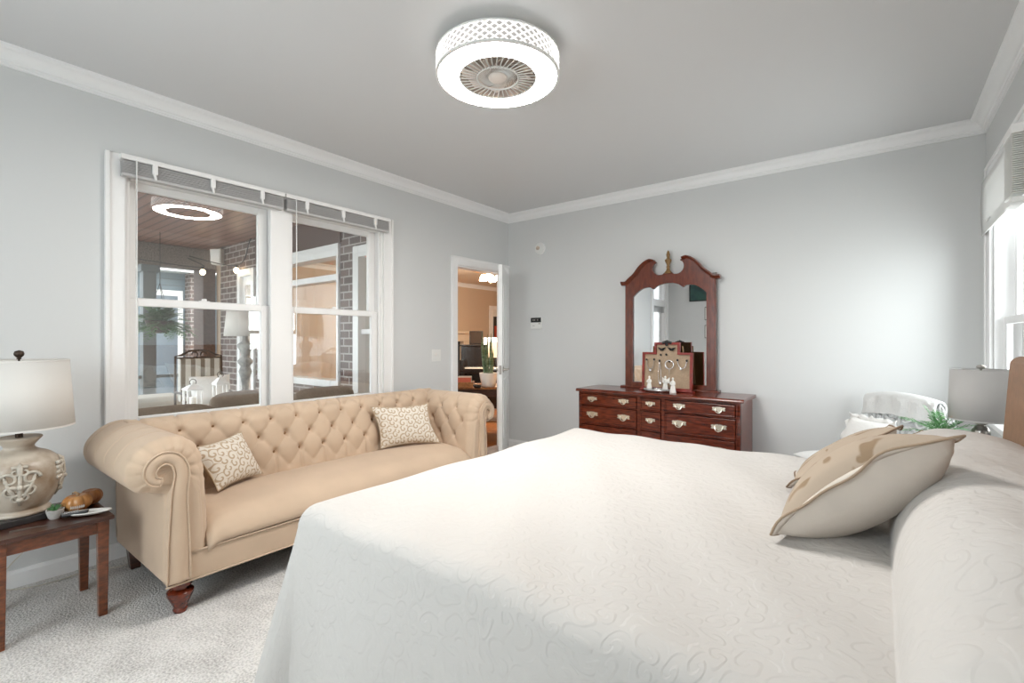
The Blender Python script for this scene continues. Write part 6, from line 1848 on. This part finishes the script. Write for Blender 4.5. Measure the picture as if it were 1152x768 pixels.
t = thing('porch_cushion', (0, 0, 0), 'plain white cushion on the striped porch chair', 'cushion')
mtx = basis((sx + 0.16, sy + 0.06, 0.66), (0.1, 1, 0.02), (-0.25, 0, 0.95)); t.location = mtx.to_translation(); t.rotation_euler = mtx.to_euler()
f, k, e = cushion_mesh(0.42, 0.38, 0.13, 18)
f.build('cushion_front', M['white_fabric'], t, smooth=True, local=True); k.build('cushion_back', M['white_fabric'], t, smooth=True, local=True)
# pale bench along the rail
t = thing('porch_bench', (-4.35, -2.7, -0.06), 'pale grey cushioned bench along the porch railing', 'bench')
MB().box(-4.6, -4.1, -3.4, -2.0, 0.33, 0.50).build('seat_cushion', mat('pale_grey_canvas', (0.42, 0.40, 0.36), 0.9), t, bevel=0.03, bseg=3)
MB().box(-4.62, -4.08, -3.42, -1.98, 0.22, 0.33).build('frame', M['porcelain'], t, bevel=0.008)
for x in (-4.58, -4.12):
    for y in (-3.38, -2.02): MB().box(x - 0.025, x + 0.025, y - 0.025, y + 0.025, -0.06, 0.22).build('leg', M['porcelain'], t)

# ---------------------------------------------------------------- the wing of the house across the yard
struct(MB().box(-40, -0.15, -30, 20, -0.5, -0.3).build('ground_yard', mat('pale_paving', (0.40, 0.40, 0.37), 0.9, var=0.15, vscale=2)))
struct(MB().box(W + 0.15, 30, -30, 20, -0.5, -0.3).build('ground_garden', mat('brightened_pale_ground', (0.5, 0.5, 0.47), 0.95, var=0.3, vscale=3)))  # ground colour paled to brighten the view out of the right window
g = MB(); g.box(-9.0, -8.6, -4.6, 1.2, -0.3, 2.75)
wing = thing('house_wing', (-8.8, -1.7, -0.3), 'blue-grey house wing with white door frames across the yard', 'building')
g.build('wall', M['bluegrey'], wing)
g = MB()
for k in range(20): g.box(-8.6, -8.588, -4.6, 1.2, -0.1 + 0.14 * k, -0.09 + 0.14 * k)
g.build('siding_line', M['greypost'], wing)
for y0_, y1_ in ((-2.45, -1.75), (-1.35, -0.6)):
    c_ = MB(); c_.box(-8.6, -8.55, y0_, y0_ + 0.1, -0.2, 2.32); c_.box(-8.6, -8.55, y1_ - 0.1, y1_, -0.2, 2.32); c_.box(-8.6, -8.55, y0_ + .1, y1_ - .1, 2.2, 2.32)
    f_ = c_.build('door_frame', M['white'], wing, bevel=0.005)
    MB().box(-8.59, -8.56, y0_ + 0.1, y1_ - 0.1, -0.2, 2.2).build('door_panel', mat('slate_blue_door', (0.15, 0.19, 0.23), 0.4), f_)
MB().box(-8.6, -8.3, -0.55, -0.12, -0.3, 2.75).build('brick_pier', M['brick'], wing)
MB().box(-8.6, -8.4, 0.15, 0.5, -0.3, 2.75).build('pale_column', M['white'], wing, bevel=0.01)
g = MB(); g.extrude_profile([(-7.9, 2.70), (-7.9, 2.86), (-9.4, 3.45), (-9.4, 2.70)], 'y', -4.9, 1.5); g.build('roof', mat('pale_roof', (0.50, 0.52, 0.53), 0.7), wing)
MB().box(-8.0, -7.88, -4.9, 1.5, 2.66, 2.9).build('fascia', M['white'], wing, bevel=0.005)


# trees outside
def tree(x, y, h, rad, n, seed, label):
    t = thing('garden_tree', (x, y, -0.3), label, 'tree', 'trees in the garden')
    rnd = random.Random(seed)
    MB().tube([(x, y, -0.3), (x + 0.05, y, h * 0.4), (x, y + 0.05, h * 0.75)], [0.09, 0.07, 0.03], 8).build('trunk', M['bronze'], t, smooth=True)
    g = MB()
    for i in range(n):
        d = Vector((rnd.gauss(0, 1), rnd.gauss(0, 1), rnd.gauss(0, 1))).normalized() * rad * rnd.uniform(0.35, 1.0) ** 0.5
        c = Vector((x, y, h * 0.62)) + Vector((d.x, d.y, d.z * h * 0.36 / rad))
        a = Vector((rnd.gauss(0, 1), rnd.gauss(0, 1), rnd.gauss(0, 1))).normalized(); b2 = a.orthogonal().normalized()
        L = rnd.uniform(0.09, 0.16)
        g.add([c - a * L * .5, c + b2 * L * .25, c + a * L * .5, c - b2 * L * .25], [(0, 1, 2, 3)])
    g.build('foliage', M['leaf'], t)


tree(W + 9.0, 3.5, 3.4, 1.6, 1800, 1, 'leafy green tree outside the right window')


tree(-2.3, -6.3, 3.2, 0.8, 1200, 4, 'leafy green tree beyond the glazed door, seen in the dresser mirror')
